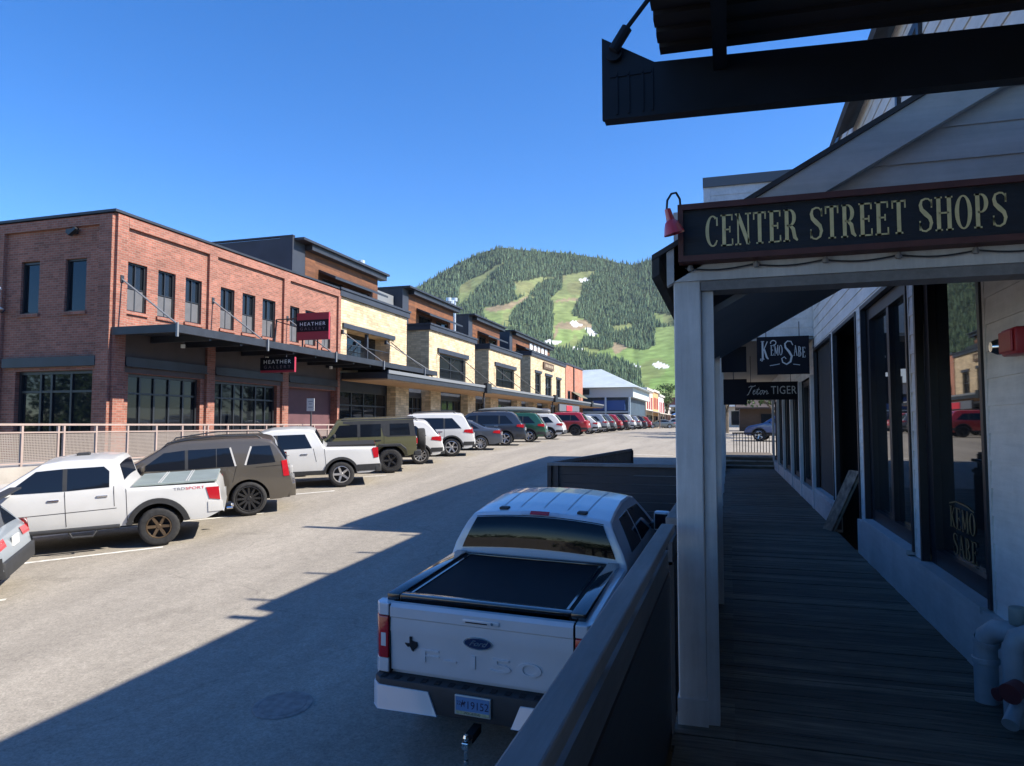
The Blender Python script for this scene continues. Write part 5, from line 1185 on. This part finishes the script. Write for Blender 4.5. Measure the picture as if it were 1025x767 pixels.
MB().box(-.72,.72,.14,1.58,1.10,1.245).build('bed_opening', UNDER, t_)
# --- olive boxy off-roader
jp = dict(L=4.6, W=1.72, H=1.86, r=.43, ra=.92, wb=3.0, sill=.55, belt=1.22, tum=.07, rim=RIM_B, spokes=5, rimk=.58, tread=True, tw=.30, smooth=0, edge=.035, taper=(.01,.12), archk=1.22, track=.10,
  sil=[(0,.55),(.01,1.2),(.03,1.25),(.10,1.80),(.14,1.84),(.5,1.86),(2.4,1.86),(2.72,1.82),(3.05,1.28),(3.12,1.24),(4.4,1.16),(4.5,1.1),(4.56,.9),(4.6,.6)],
  panes=[[(.22,1.29),(.92,1.29),(.92,1.70),(.26,1.70)],[(1.22,1.27),(1.92,1.27),(1.92,1.70),(1.22,1.70)],[(2.02,1.27),(2.86,1.27),(2.62,1.68),(2.02,1.70)]], windscreen=(2.74,3.02,.06,.05),
  mirror=(2.8,1.25), mirror_mat=PLASTIC, handles=[(1.32,1.14),(2.12,1.14)], handle_mat=PLASTIC, seams=[(1.12,1.6,1.12,.8),(1.97,1.7,1.97,.6),(2.95,1.24,2.9,.6)], end_raise=(.1,.1))
t_ = car('off_roader', 'olive green boxy off roader with black hardtop and spare wheel on its back', 'off-roader', jp, paint('olive_paint', (.115,.110,.052), .1, .4), (-11.3, 22.51), None, CARS)
for s in (-1, 1):
    side_patch(jp, [(.03,1.25),(1.0,1.25),(1.14,1.30),(1.14,1.72),(2.5,1.74),(2.5,1.82),(.10,1.82)], s, .004).build('hardtop_side', PLASTIC, t_)
    for y, a in ((jp['ra'], 0), (jp['ra']+jp['wb'], 1)):
        m = MB(); rr = jp['r']*1.22; pts = [(y+q*(rr+.06), z) for q, z in ((-1.02,.62),(-.95,.86),(-.62,1.02),(.62,1.02),(.95,.86),(1.02,.62))]
        x0, x1 = s*.80, s*1.0
        for (a1, b1), (a2, b2) in zip(pts, pts[1:]): m.add([(x0,a1,b1),(x1,a1,b1-.03),(x1,a2,b2-.03),(x0,a2,b2),(x0,a1,b1-.05),(x1,a1,b1-.09),(x1,a2,b2-.09),(x0,a2,b2-.05)], [(0,1,2,3),(4,7,6,5),(1,5,6,2)])
        m.build('fender_flare', PLASTIC, t_)
    m = MB().box(min(s*.72,s*.84),max(s*.72,s*.84),-.03,.04,.98,1.18); m.build('tail_light', REDL, t_, bevel=.01)
MB().box(-.80,.80,.06,2.55,1.845,1.875).build('hardtop', PLASTIC, t_, bevel=.01)
MB().box(-.85,.85,-.16,.10,.56,.74).build('bumper', PLASTIC, t_, bevel=.03)
ty, d = wheel_meshes(.41, .28, .58, 5, RIM_B, True)
q = MB(); q.v = [(y, -x-.20, z+1.05) for x, y, z in ty.v]; q.f = ty.f; w_ = q.build('spare_wheel', TYRE, t_, smooth=True, sharp=50); q = MB(); q.v = [(y, -x-.20, z+1.05) for x, y, z in d.v]; q.f = d.f; q.build('rim', RIM_B, w_, smooth=True)
# --- the other cars of the row
sp = suv(4.5, 1.84, 1.66, .345, .92, 2.68, .55, RIM_S, .05, 10, tail='wrap'); sp['pose_wheel'] = (-1, 0)
car('suv', 'white compact suv half hidden behind the spare wheel of the olive off roader', 'suv', sp, WPAINT, (-11.3, 25.0), None, CARS)
sp = suv(4.85, 1.94, 1.82, .39, 1.02, 2.9, .4, RIM_S, .06, 6)
car('suv', 'white large suv with roof rails, second white suv past the olive off roader', 'suv', sp, WPAINT, (-11.3, 28.2), None, CARS)
sed = dict(L=4.62, W=1.80, H=1.44, r=.335, ra=1.0, wb=2.7, sill=.28, belt=.94, tum=.26, rim=RIM_S, spokes=10, rimk=.72, tw=.22, edge=.06, crown=.03,
  sil=[(0,.42),(.01,.6),(.03,.88),(.10,.99),(.55,1.02),(.75,1.05),(1.45,1.37),(1.8,1.435),(2.2,1.44),(2.7,1.39),(3.55,.99),(3.7,.95),(4.3,.80),(4.52,.66),(4.61,.5),(4.62,.4)],
  panes=[[(1.05,1.03),(1.45,1.02),(1.45,1.28)],[(1.5,1.02),(2.25,1.0),(2.25,1.34),(1.5,1.30)],[(2.32,1.0),(3.2,.98),(2.72,1.27),(2.32,1.34)]], rear_glass=(.82,1.4,.10,.12), windscreen=(2.75,3.5,.06,.06),
  tail=[[(.05,.78),(.42,.82),(.36,.92),(.07,.95)]], tail_rear=(.02,.06,.3,.8), mirror=(3.0,.97), handles=[(1.6,.88),(2.5,.87)], seams=[(2.28,1.0,2.28,.4),(1.38,1.0,1.3,.6),(3.25,.97,3.2,.4)], rear_bumper=(.34,.62), plate=(.01,.75), handle_mat=PLASTIC)
bg_ = paint('blue_grey_metallic', (.085,.10,.125), .4, .3); sed['bumper_mat'] = bg_
car('sedan', 'low blue grey sedan, the only sedan in the parked row', 'sedan', sed, bg_, (-11.3, 31.85), None, CARS)
sp = suv(5.0, 1.98, 1.78, .375, 1.08, 2.98, .55, RIM_S, .05, 5); dkb = paint('dark_slate_blue', (.035,.045,.065), .3, .3)
car('suv', 'large dark slate blue suv next to the blue grey sedan', 'suv', sp, dkb, (-11.3, 35.77), None, CARS)
sp = suv(4.7, 1.86, 1.72, .36, 1.0, 2.75, .5, RIM_S, .06, 5); dkg = paint('dark_green_paint', (.020,.085,.05), .2, .3)
g_ = car('suv', 'dark green suv carrying a long grey kayak on its roof', 'suv', sp, dkg, (-11.3, 40.4), None, CARS)
def on_roof(car_, sp, name, label, cat, pts_r, mat, y0, x=0, zoff=.1):
    t_ = thing(name, label, cat, (0,0,0)); t_['_loc'] = 1
    n = len(pts_r); m = MB(); K = 14
    for j, (dy, rx, rzz) in enumerate(pts_r):
        for k in range(K):
            w = 2*math.pi*k/K; m.v.append((rx*math.cos(w), dy, rzz*max(-.55, math.sin(w))))
    for j in range(n-1):
        for k in range(K): m.f.append((j*K+k, j*K+(k+1) % K, (j+1)*K+(k+1) % K, (j+1)*K+k))
    m.f.append(tuple(range(K))); m.f.append(tuple((n-1)*K+k for k in range(K))[::-1])
    m.build('hull', mat, t_, smooth=True, sharp=60)
    q = MB()
    for yy in (.32, .68):
        d = pts_r[0][0]+(pts_r[-1][0]-pts_r[0][0])*yy; q.box(-.5, .5, d-.02, d+.02, -.2, -.12)
    q.build('crossbar', PLASTIC, t_)
    t_.matrix_basis = car_.matrix_basis @ Matrix.Translation((x, y0, sp['H']+.035+zoff)); return t_
on_roof(g_, sp, 'kayak', 'grey kayak strapped on the roof of the dark green suv', 'kayak', [(-.3,.03,.05),(.2,.24,.16),(.9,.36,.2),(1.7,.38,.22),(2.5,.33,.18),(3.2,.16,.12),(3.6,.03,.05)], M('grey_kayak', (.17,.18,.17), .4), .6, zoff=.14)
sp = suv(4.65, 1.86, 1.68, .36, .98, 2.73, .55, RIM_S, .06, 6)
c_ = car('suv', 'white suv with a dark roof box, parked past the dark green suv', 'suv', sp, WPAINT, (-11.3, 45.2), None, CARS)
on_roof(c_, sp, 'roof_box', 'dark grey roof box on the white suv', 'roof box', [(0,.25,.1),(.1,.38,.17),(.8,.42,.2),(1.6,.40,.18),(2.0,.2,.1)], M('grey_box', (.10,.10,.11), .4), 1.0, zoff=.13)
# people see only their tails from here: simple repeats of the same makes
REDP = paint('red_paint', (.36,.018,.022), .1, .3); SILV = paint('silver_paint', (.36,.37,.37), .5, .3); DKP = paint('dark_plum_paint', (.035,.028,.036), .3, .3); GRYP = paint('mid_grey_paint', (.16,.17,.18), .4, .3)
far = [(53.4, REDP, suv(4.75,1.9,1.78,.40,1.0,2.8,.45,RIM_B,.06), 'red suv with black wheels, first red car along the row'), (58.6, WPAINT, suv(4.3,1.8,1.55,.33,.9,2.6,.7,RIM_S,0,5,rack=False), 'small white hatchback between the first red suv and a silver suv'),
 (62.6, SILV, suv(4.6,1.85,1.69,.36,1.0,2.7,.5,RIM_S,.06), 'silver suv behind the small white hatchback'), (66.6, GRYP, suv(4.7,1.85,1.7,.36,1.0,2.7,.55,RIM_S,.05), 'mid grey suv between the silver suv and the second red suv'),
 (70.8, REDP, suv(4.6,1.84,1.69,.36,1.0,2.7,.55,RIM_B,.06), 'red suv far along the row, second red car'), (76, DKP, suv(4.8,1.9,1.75,.37,1.0,2.8,.5,RIM_B,.05), 'dark plum suv past the second red suv'),
 (81.5, WPAINT, suv(4.85,1.93,1.78,.38,1.0,2.85,.5,RIM_S,.05), 'white suv far along the row past the dark plum suv'), (87, SILV, suv(4.6,1.8,1.68,.35,1.0,2.7,.5,RIM_S,.05), 'far silver suv near the end of the parked row'),
 (93, DKP, suv(4.7,1.85,1.7,.36,1.0,2.7,.5,RIM_B,.05), 'last dark suv of the parked row'), (99, REDP, suv(4.5,1.8,1.66,.35,1.0,2.7,.5,RIM_S,.05), 'tiny red car at the far end of the parked row')]
for y, pm, sp, lab in far: 
    sp.pop('seams'); sp.pop('handles'); car('suv' if 'hatch' not in lab else 'hatchback', lab, 'car', sp, pm, (-11.3, y), None, CARS, near=False)
# cars crossing at the end of the street
s2_ = dict(sed); s2_['axles'] = (1.0, 3.7)
for k in ('seams','handles'): s2_.pop(k)
SG = paint('silver_grey_paint', (.20,.22,.22), .5, .3); s2_['bumper_mat'] = SG
car('sedan', 'silver grey sedan crossing at the far end of the street', 'sedan', s2_, SG, (-9.3, 118), Vector((-.98, -.2)), 'cars at the far end of the street', near=False)
sp = suv(); sp.pop('seams'); sp.pop('handles'); car('suv', 'pale suv behind the crossing sedan at the far end', 'suv', sp, SILV, (-7.6, 124), Vector((-.98, -.2)), 'cars at the far end of the street', near=False)
tn_ = thing('market_tent', 'small blue canopy tent at the far end of the street', 'tent', (-8.2, 138, 2.45))
MB().add([(-10.5,136,4.9),(-5.5,136,4.9),(-5.5,141,4.9),(-10.5,141,4.9),(-8,138.5,6.2)], [(0,1,4),(1,2,4),(2,3,4),(3,0,4)]).build('canopy', M('tent_blue', (.05,.13,.32), .7), tn_); m = MB()
for x in (-10.4,-5.6):
    for y in (136.1,140.9): m.tube([(x,y,2.45),(x,y,4.9)], .05, 6)
m.build('frame', STEEL, tn_)
# cars in the lot past the boardwalk
sp = suv(4.6,1.84,1.66,.35,1.0,2.7,.5,RIM_S,.05); sp.pop('seams'); sp.pop('handles')
car('suv', 'blue suv parked past the baluster railing at the end of the boardwalk', 'suv', sp, paint('bright_blue_paint', (.03,.07,.19), .2, .3), (4.3, 44), Vector((-.97, .2)), 'cars past the boardwalk', near=False)
cb_ = thing('brown_cabin', 'low brown wooden cabin in the trees past the end of the boardwalk', 'cabin', (7, 78, 2.4))
MB().box(1.0, 14, 75, 82, 2.3, 4.7).build('wall', wood_mat('brown_cabin_boards', (.09,.055,.035), .8, stretch=(1,1,12), dark=.6), cb_)
MB().prism([(74.2,4.6),(78.5,6.4),(82.8,4.6),(82.8,4.75),(78.5,6.6),(74.2,4.75)], 0, .6, 14.4).build('roof', M('brown_roof', (.06,.045,.04), .8), cb_)
for x in (3, 7, 11): MB().box(x, x+1.2, 74.93, 74.99, 3.0, 4.1).build('window', GLASS, cb_)
# --- the wagon cut by the left edge
wag = suv(4.87, 1.87, 1.66, .36, 1.08, 2.74, .62, RIM_B, .0, 5, sill=.36); wag['bumper'] = [(.01,.45),(.62,.45),(.55,.70),(.02,.74)]; wag['tail'] = [[(.07,.86),(.42,.92),(.40,1.04),(.10,1.06)]]; wag['tail_rear'] = (.07,.12,.45,.86); wag['rear_bumper'] = (.40,.66)
sv = paint('pale_blue_silver', (.33,.37,.40), .4, .3)
t_ = car('station_wagon', 'silver blue wagon with dark cladding cut off by the left edge', 'car', wag, sv, (-11.67, 7.77), None, CARS)
m = MB(); m.prism([(-.75,.30),(.75,.30),(.72,.12),(-.72,.12)], 2, 1.60, 1.63); m.build('roof_spoiler', PLASTIC, t_)

# ================================================================ THE WHITE PICKUP IN FRONT
HX, HY = -2.149, 5.894
f1 = dict(L=5.88, W=2.03, H=1.96, r=.41, ra=1.22, wb=3.68, sill=.46, belt=1.44, tum=.26, smooth=.008, edge=.06, taper=(.0,.16), archk=1.2, tw=.27, rim=RIM_S, spokes=6, crown=.05, flat=1.46,
  sil=[(.16,.50),(.162,1.40),(.20,1.42),(1.86,1.43),(1.90,1.43),(1.915,1.47),(1.930,1.60),(1.955,1.74),(1.995,1.84),(2.07,1.89),(2.45,1.93),(3.0,1.96),(3.5,1.945),(3.72,1.90),(4.38,1.40),(4.5,1.35),(5.5,1.24),(5.75,1.1),(5.86,.85),(5.88,.5)])
axs = (1.22, 4.90); f1['axles'] = axs
FW = paint('pickup_white', (.58,.585,.60), 0, .25)
tr_ = thing('pickup_truck', 'big white pickup with black bed cover parked in the shade below the boardwalk railing', 'pickup truck', (HX, HY, -.06)); tr_['_loc'] = 1
bm_ = car_body(f1, .05)
bm_.v = [(x, max(y, .16), z) for x, y, z in bm_.v]
bm_.build('body', FW, tr_, smooth=True, sharp=28)
for poly in ([(2.36,1.50),(3.02,1.48),(3.02,1.84),(2.50,1.84)],[(3.10,1.48),(4.12,1.47),(3.72,1.80),(3.10,1.84)]):
    for s in (-1, 1): side_patch(f1, poly, s, .006).build('side_window', CARGLASS, tr_, smooth=True)
RG = M('rear_screen', (.004,.005,.007), .02, spec=.36)
g_ = top_patch(f1, 1.919, 1.998, .07, .06, .012, 10, 14).build('rear_window', RG, tr_, smooth=True)
top_patch(f1, 3.76, 4.34, .07, .06).build('windscreen', CARGLASS, tr_, smooth=True)
m = top_patch(f1, 1.905, 1.917, .06, .07, .014, 2, 8); m.build('cab_ledge', M('pale_trim', (.5,.52,.55), .4), tr_)
# roof seams, third brake light, small roof pads
zt, hw, g = pfun(f1); m = MB()
for x in (-.5,-.28,0,.28,.5):
    pts = [(x*(1+.06*k/8), 2.24+k*.17) for k in range(9)]
    def T(u, v): 
        t = zt(v); xe = hw(v)*g(t-.06)-.054; return (u, v, t+.05*(1-(u/xe)**2)+.003)
    m.strip(pts, .012, T)
m.build('roof_groove', M('roof_groove', (.25,.27,.30), .5), tr_)
top_patch(f1, 2.022, 2.072, 0, 0, .012, 3, 4, x_lim=(-.11, .11)).build('brake_light', REDL, tr_, smooth=True)
for s in (-1, 1):
    top_patch(f1, 2.026, 2.068, 0, 0, .010, 2, 3, x_lim=(s*.12, s*.22)).build('cargo_lamp', M('frosted_lamp', (.5,.53,.58), .2), tr_)
    zz = T(s*.46, 2.18)[2]; MB().box(s*.46-.055, s*.46+.055, 2.13, 2.23, zz-.01, zz+.022).build('roof_pad', PLASTIC, tr_, bevel=.012)
m = top_patch(f1, 2.002, 2.010, .055, .05, .013, 2, 12, ); m.build('window_gasket', UNDER, tr_)
# bed cover with glossy rails
GLB = M('gloss_black', (.012,.013,.015), .12, coat=.8); SATB = M('satin_black_cover', (.010,.010,.012), .75, spec=.2, noise=(5,.2))
m = MB(); zc = 1.475
m.box(-.93,-.80,.20,1.88,1.42,1.49); m.box(.80,.93,.20,1.88,1.42,1.49); m.box(-.80,.80,.20,.30,1.42,1.487); m.box(-.80,.80,1.80,1.88,1.42,1.484)
m.build('cover_rail', GLB, tr_, bevel=.012, smooth=True)
MB().box(-.80,.80,.30,1.80,1.43,1.462).build('bed_cover', SATB, tr_)
for x in (-.74, .74): MB().box(x-.012, x+.012, .30, 1.80, 1.4625, 1.472).build('cover_seal', GLB, tr_)
# tailgate panel with pressed step, handle, emblem and badge
TGY = .155
tg_ = MB(); prof = [(.83,TGY),(.83,TGY-.035),(1.17,TGY-.045),(1.19,TGY-.052),(1.30,TGY-.046),(1.315,TGY-.06),(1.40,TGY-.06),(1.43,TGY-.03),(1.43,TGY+.02)]
n = 12
for i in range(n+1):
    x = -.845+1.69*i/n
    for z, y in prof: tg_.v.append((x, y, z))
k = len(prof)
for i in range(n):
    for j in range(k-1): tg_.f.append((i*k+j, i*k+j+1, (i+1)*k+j+1, (i+1)*k+j))
tg_.f.append(tuple(range(k))); tg_.f.append(tuple(n*k+j for j in range(k))[::-1])
tail = tg_.build('tailgate', FW, tr_, smooth=True, sharp=25)
FTG = lambda u, v, d=0: (u, TGY-.0425+(v-1.0)*-.027-d, v)
MB().box(-.14,.20,.084,.10,1.335,1.375).build('handle', FW, tail, bevel=.008, smooth=True)
MB().box(-.11,.09,.080,.0835,1.343,1.352).build('handle_slot', UNDER, tail)
m = MB(); m.tube([(.135,.0835,1.355),(.135,.079,1.355)], .012, 12); m.build('lock', CHROME, tail)
def oval(rx, rzz, d, cz=1.165, n=36): return [FTG(rx*math.cos(2*math.pi*i/n), cz+rzz*math.sin(2*math.pi*i/n), d) for i in range(n)]
def disc(rx, rzz, d0, d1):
    m = MB(); n = 36; m.v = oval(rx, rzz, d0)+oval(rx, rzz, d1); m.f = [tuple(range(n, 2*n))]+[(i, (i+1) % n, n+(i+1) % n, n+i) for i in range(n)]; return m
em = disc(.135, .056, -.012, .008).build('emblem', CHROME, tail)
disc(.122, .046, .0, .011).build('blue_oval', M('deep_blue_enamel', (.008,.022,.075), .25, coat=.6), em)
text_obj('Ford', 1, lambda u, v, w: FTG(u+v*.02, 1.165+v*.066, .0125), CHROME, em, fit=.165, shear=.35, extrude=0)
text_obj('F-150', 1, lambda u, v, w: FTG(u, .985+v*.17, .003+w*.011), FW, tail, fit=1.12, spacing=1.05, extrude=.5)
TEX = [(.36,1.0),(.53,1.0),(.53,.74),(.66,.70),(.80,.68),(.93,.66),(.96,.40),(.90,.28),(.70,.12),(.66,.0),(.52,.06),(.44,.26),(.34,.34),(.26,.26),(.16,.34),(.0,.52),(.36,.52)]
m = MB(); n = len(TEX); m.v = [FTG(-.70+(p[0])*.13, 1.02+p[1]*.13, .012) for p in TEX]+[FTG(-.70+p[0]*.13, 1.02+p[1]*.13, -.004) for p in TEX]; m.f = [tuple(range(n))]+[(i, (i+1) % n, n+(i+1) % n, n+i) for i in range(n)]
m.build('state_badge', M('dark_chrome', (.06,.06,.065), .25, .8), tail)
for s in (-1, 1):
    m = MB(); m.prism([(s*.855,.16),(s*.862,.092),(s*.96,.098),(s*1.008,.16),(s*1.012,.26),(s*.855,.26)], 2, .93, 1.31); tl = m.build('tail_light', REDL, tr_, bevel=.012, smooth=True)
    m = MB(); m.prism([(s*.885,.0985),(s*.886,.0895),(s*.935,.093),(s*.935,.102)], 2, 1.04, 1.16); m.build('reverse_lens', CLEARL, tl)
    m = MB(); m.prism([(s*.855,.162),(s*.862,.10),(s*.96,.106),(s*1.006,.162),(s*1.006,.25),(s*.855,.25)], 2, 1.314, 1.425); m.build('corner_cap', FW, tr_, bevel=.01)
    m = MB(); m.prism([(s*.855,.162),(s*.862,.10),(s*.96,.106),(s*1.006,.162),(s*1.006,.25),(s*.855,.25)], 2, .80, .926); m.build('lower_corner', FW, tr_, bevel=.01)
    m = MB(); m.box(min(s*.846,s*.853), max(s*.846,s*.853), .098, .2, .80, 1.42); m.build('tailgate_gap', UNDER, tr_)
# bumper
m = MB(); m.prism([(-.98,.07),(-.90,.0),(.90,.0),(.98,.07),(1.0,.30),(-1.0,.30)], 2, .53, .79); m.build('bumper', PLASTIC, tr_, bevel=.02, smooth=True)
m = MB()
for s in (-1, 1):
    m = MB(); A = [(s*.992,.07),(s*.91,-.015),(s*.42,-.015),(s*.42,.005),(s*.90,.005),(s*.98,.08),(s*1.0,.35),(s*1.01,.35)]
    lo = [(x, y, .52 if abs(x) > .5 else .53) for x, y in A]; hi = [(x, y, .735 if abs(x) > .5 else .73) for x, y in A]
    lo[2] = (s*.34, -.015, .53); lo[3] = (s*.34, .005, .53); n = len(A)
    m.v = lo+hi; m.f = [tuple(range(n)), tuple(range(n, 2*n))]+[(i, (i+1) % n, n+(i+1) % n, n+i) for i in range(n)]
    m.build('bumper_corner', FW, tr_, bevel=.008, smooth=True)
m = MB()
for k in range(14): m.box(-.9+k*.13, -.9+k*.13+.05, .02, .09, .7905, .796)
m.build('step_tread', UNDER, tr_)
pl_ = MB().box(-.165,.165,-.025,-.001,.585,.755).build('license_plate', M('plate_frame', (.45,.46,.45), .35, .5), tr_, bevel=.006)
MB().box(-.152,.152,-.0275,-.0252,.597,.743).build('plate_face', M('plate_blue', (.10,.22,.42), .5), pl_)
MB().box(-.152,.152,-.0285,-.0276,.597,.625).build('plate_sage', M('plate_sage', (.34,.36,.22), .6, noise=(60,.4)), pl_)
text_obj('19152', 1, lambda u, v, w: (.045+u, -.0295, .678+v*.095), M('plate_navy', (.01,.015,.06), .5), pl_, fit=.19, extrude=0)
text_obj('22', 1, lambda u, v, w: (-.125+u, -.0295, .690+v*.05), MATS['plate_navy'], pl_, fit=.036, extrude=0)
text_obj('WYOMING', 1, lambda u, v, w: (.0+u, -.0292, .611+v*.026), MATS['plate_navy'], pl_, fit=.15, extrude=0)
HRS = [(.0,.1),(.12,.0),(.2,.35),(.45,.45),(.5,.2),(.62,.05),(.6,.4),(.72,.7),(.85,.66),(.8,.82),(.62,.95),(.5,.72),(.36,.8),(.34,1.05),(.25,1.1),(.24,.82),(.1,.66),(-.05,.8),(.05,.55)]
m = MB(); m.v = [(-.105+p[0]*.055, -.0293, .655+p[1]*.06) for p in HRS]; m.f = [tuple(range(len(HRS)))]; m.build('horse_mark', MATS['plate_navy'], pl_)
m = MB(); m.box(-.035,.035,-.10,.10,.40,.47); h_ = m.build('tow_hitch', UNDER, tr_); m = MB(); m.box(-.03,.03,-.20,-.10,.385,.445); m.build('ball_mount', CHROME, h_, bevel=.006)
m = MB(); m.tube([(0,-.17,.30),(0,-.17,.38)], .018, 10); m.lathe([(0,-.03),(.02,-.024),(.028,0),(.02,.024),(0,.03)], Matrix.Translation((0,-.17,.48)), 14); m.lathe([(0,-.03),(.02,-.024),(.026,0),(.02,.024),(0,.03)], Matrix.Translation((0,-.17,.27)), 14); m.build('hitch_ball', CHROME, h_, smooth=True)
MB().box(-.80,.80,.5,5.6,.40,1.0).build('underbody', UNDER, tr_)
for s in (-1, 1):
    x = s*1.0; m = MB(); m.box(min(s*.86,s*1.12), max(s*.86,s*1.12), 4.02, 4.10, 1.42, 1.50); m.build('mirror_arm', PLASTIC, tr_)
    MB().box(min(s*1.03,s*1.25), max(s*1.03,s*1.25), 3.98, 4.12, 1.40, 1.66).build('side_mirror', FW, tr_, bevel=.035, smooth=True)
    MB().box(min(s*1.05,s*1.23), max(s*1.05,s*1.23), 3.972, 3.979, 1.43, 1.63).build('mirror_glass', CARGLASS, tr_)
    for y in (2.3, 3.3): xx = side_x(f1, y+.2, 1.28); MB().box(min(s*xx,s*(xx+.03)), max(s*xx,s*(xx+.03)), y+.1, y+.32, 1.26, 1.30).build('door_handle', FW, tr_, bevel=.01)
    for (a, b, c, d) in ((1.9,1.40,1.9,.6),(3.06,1.46,3.06,.55),(4.24,1.44,4.2,.55)):
        m = MB(); pts = [(a+(c-a)*i/10, b+(d-b)*i/10) for i in range(11)]; m.strip(pts, .010, lambda y, z: (s*(side_x(f1,y,z)+.003), y, z)); m.build('door_gap', UNDER, tr_)
add_wheels(tr_, f1)
yw, pt, rl_ = .02127, .0697, .0258
tr_.matrix_basis = Matrix.Translation((HX, HY, -.061)) @ Matrix.Rotation(-yw, 4, 'Z') @ Matrix.Rotation(pt, 4, 'X') @ Matrix.Rotation(rl_, 4, 'Y')

# ================================================================ TREES (seen over the shops, and reflected in the glass from behind)
LEAF = M('tree_leaves', (.060,.105,.028), .7, noise=(.9,.35)); BARK = M('tree_bark', (.10,.08,.06), .9, noise=(4,.3))
def tree(x, y, z, h, r, n, label, group='leafy trees', leaf=.26):
    t_ = thing('leafy_tree', label, 'tree', (x, y, z), group)
    m = MB(); top = Vector((x+rng.normal(0,.3), y+rng.normal(0,.3), z+h*.75))
    m.tube([(x,y,z-.2),(x+.05,y,z+h*.25),tuple((Vector((x,y,z+h*.25))+top)/2),tuple(top)], [h*.03,h*.024,h*.016,h*.006], 8)
    cl = []
    for k in range(11):
        a = rng.random()*6.28; e = rng.uniform(.35,.95); rr = r*rng.uniform(.45,.85)*(1.15-abs(e-.6)); c = Vector((x+math.cos(a)*rr, y+math.sin(a)*rr, z+h*e)); cl.append((c, r*rng.uniform(.28,.5)))
        b0 = Vector((x,y,z+h*rng.uniform(.2,.55))); m.tube([tuple(b0), tuple((b0+c)/2+Vector((0,0,.2))), tuple(c)], [h*.011,h*.008,h*.003], 5)
    m.build('trunk', BARK, t_); cl.append((top, r*.5)); m = MB()
    for i in range(n):
        c, cr = cl[rng.integers(len(cl))]; v = rng.normal(0,1,3); v /= np.linalg.norm(v); q = cr*rng.random()**.4; p = np.array(c)+v*q*np.array([1,1,.8])
        a = rng.normal(0,1,3); a /= np.linalg.norm(a); b = np.cross(a, rng.normal(0,1,3)); b /= np.linalg.norm(b); s_ = leaf*rng.uniform(.6,1.3)
        m.add([p-a*s_*.5, p+b*s_*.28, p+a*s_*.5, p-b*s_*.28], [(0,1,2,3)])
    m.build('crown', LEAF, t_); return t_
for x, y, h, r, lab in ((3.2, 52, 7.5, 3.0, 'bright leafy tree seen over the end of the boardwalk, nearest'), (-.3, 66, 8, 3.2, 'leafy tree further behind the boardwalk end'), (6, 60, 9, 3.6, 'tall leafy tree right of the boardwalk end')):
    tree(x, y, rz(y), h, r, 2600, lab, 'leafy trees past the boardwalk')
for x, y, h in ((-9.5,150,6),(-12.2,148,9),(-14.0,146,8)): tree(x, y, 2.4, h, h*.28, 900, 'small leafy tree behind the shops at the far end of the street', 'trees at the far end of the street', .4)
for k, (x, y, h, r) in enumerate(((-42,-4,8,4),(-51,-10,9,4.5),(-47,-18,9,4.2),(-60,-16,10,5),(-58,-27,10,5),(-19,-46,6.5,4.5),(-12,-52,7,5),(-5,-56,7.5,5),(-26,-44,7,5),(-15,-60,8,6))):
    tree(x, y, rz(y), h, r, 1500, 'leafy tree down the street behind the camera, mirrored in the glass', 'trees behind the camera', .45)

# ================================================================ AIR
hz = MB().box(-1900, 2300, -420, 3300, -6, 640).build('haze', MATS['concrete'], local=True)
hm = bpy.data.materials.new('haze_air'); hm.use_nodes = True; t = hm.node_tree
for n in list(t.nodes):
    if n.type == 'BSDF_PRINCIPLED': t.nodes.remove(n)
pv = t.nodes.new('ShaderNodeVolumePrincipled'); pv.inputs['Color'].default_value = (.72, .82, 1, 1); pv.inputs['Density'].default_value = .000045; pv.inputs['Anisotropy'].default_value = .2
t.links.new(pv.outputs[0], t.nodes['Material Output'].inputs['Volume'])
hz.data.materials.clear(); hz.data.materials.append(hm); hz['kind'] = 'stuff'; hz['label'] = 'thin bluish morning air between the street and the mountain'
mh = thing('manhole_cover', 'round worn iron manhole cover in the shaded road left of the white pickup', 'manhole cover', (-4.6, 6.70, rz(6.70)))
nm = road_normal(6.70); mq = Matrix.Translation((-4.6, 6.70, rz(6.70)+.003)) @ nm.to_track_quat('Z', 'Y').to_matrix().to_4x4()
MB().lathe([(.0,.006),(.24,.006),(.25,.002),(.27,.006),(.30,.006),(.315,.0)], mq, 32).build('lid', M('worn_iron', (.20,.19,.175), .7, .0, noise=(9,.3), bump=(60,.3)), mh)
bk = thing('added_shade_block', 'tall plain brick block behind the viewpoint that shades the street', 'building', (7, -34, -2.5))  # unseen block added to shade the street mirrored in the pickup's rear window
MB().box(1.7, 13, -62, -9, -3.2, 11.5).build('wall', BRICK, bk)
MB().box(1.5, 13.2, -62.2, -8.8, 11.502, 11.8).build('parapet', SLATE, bk)
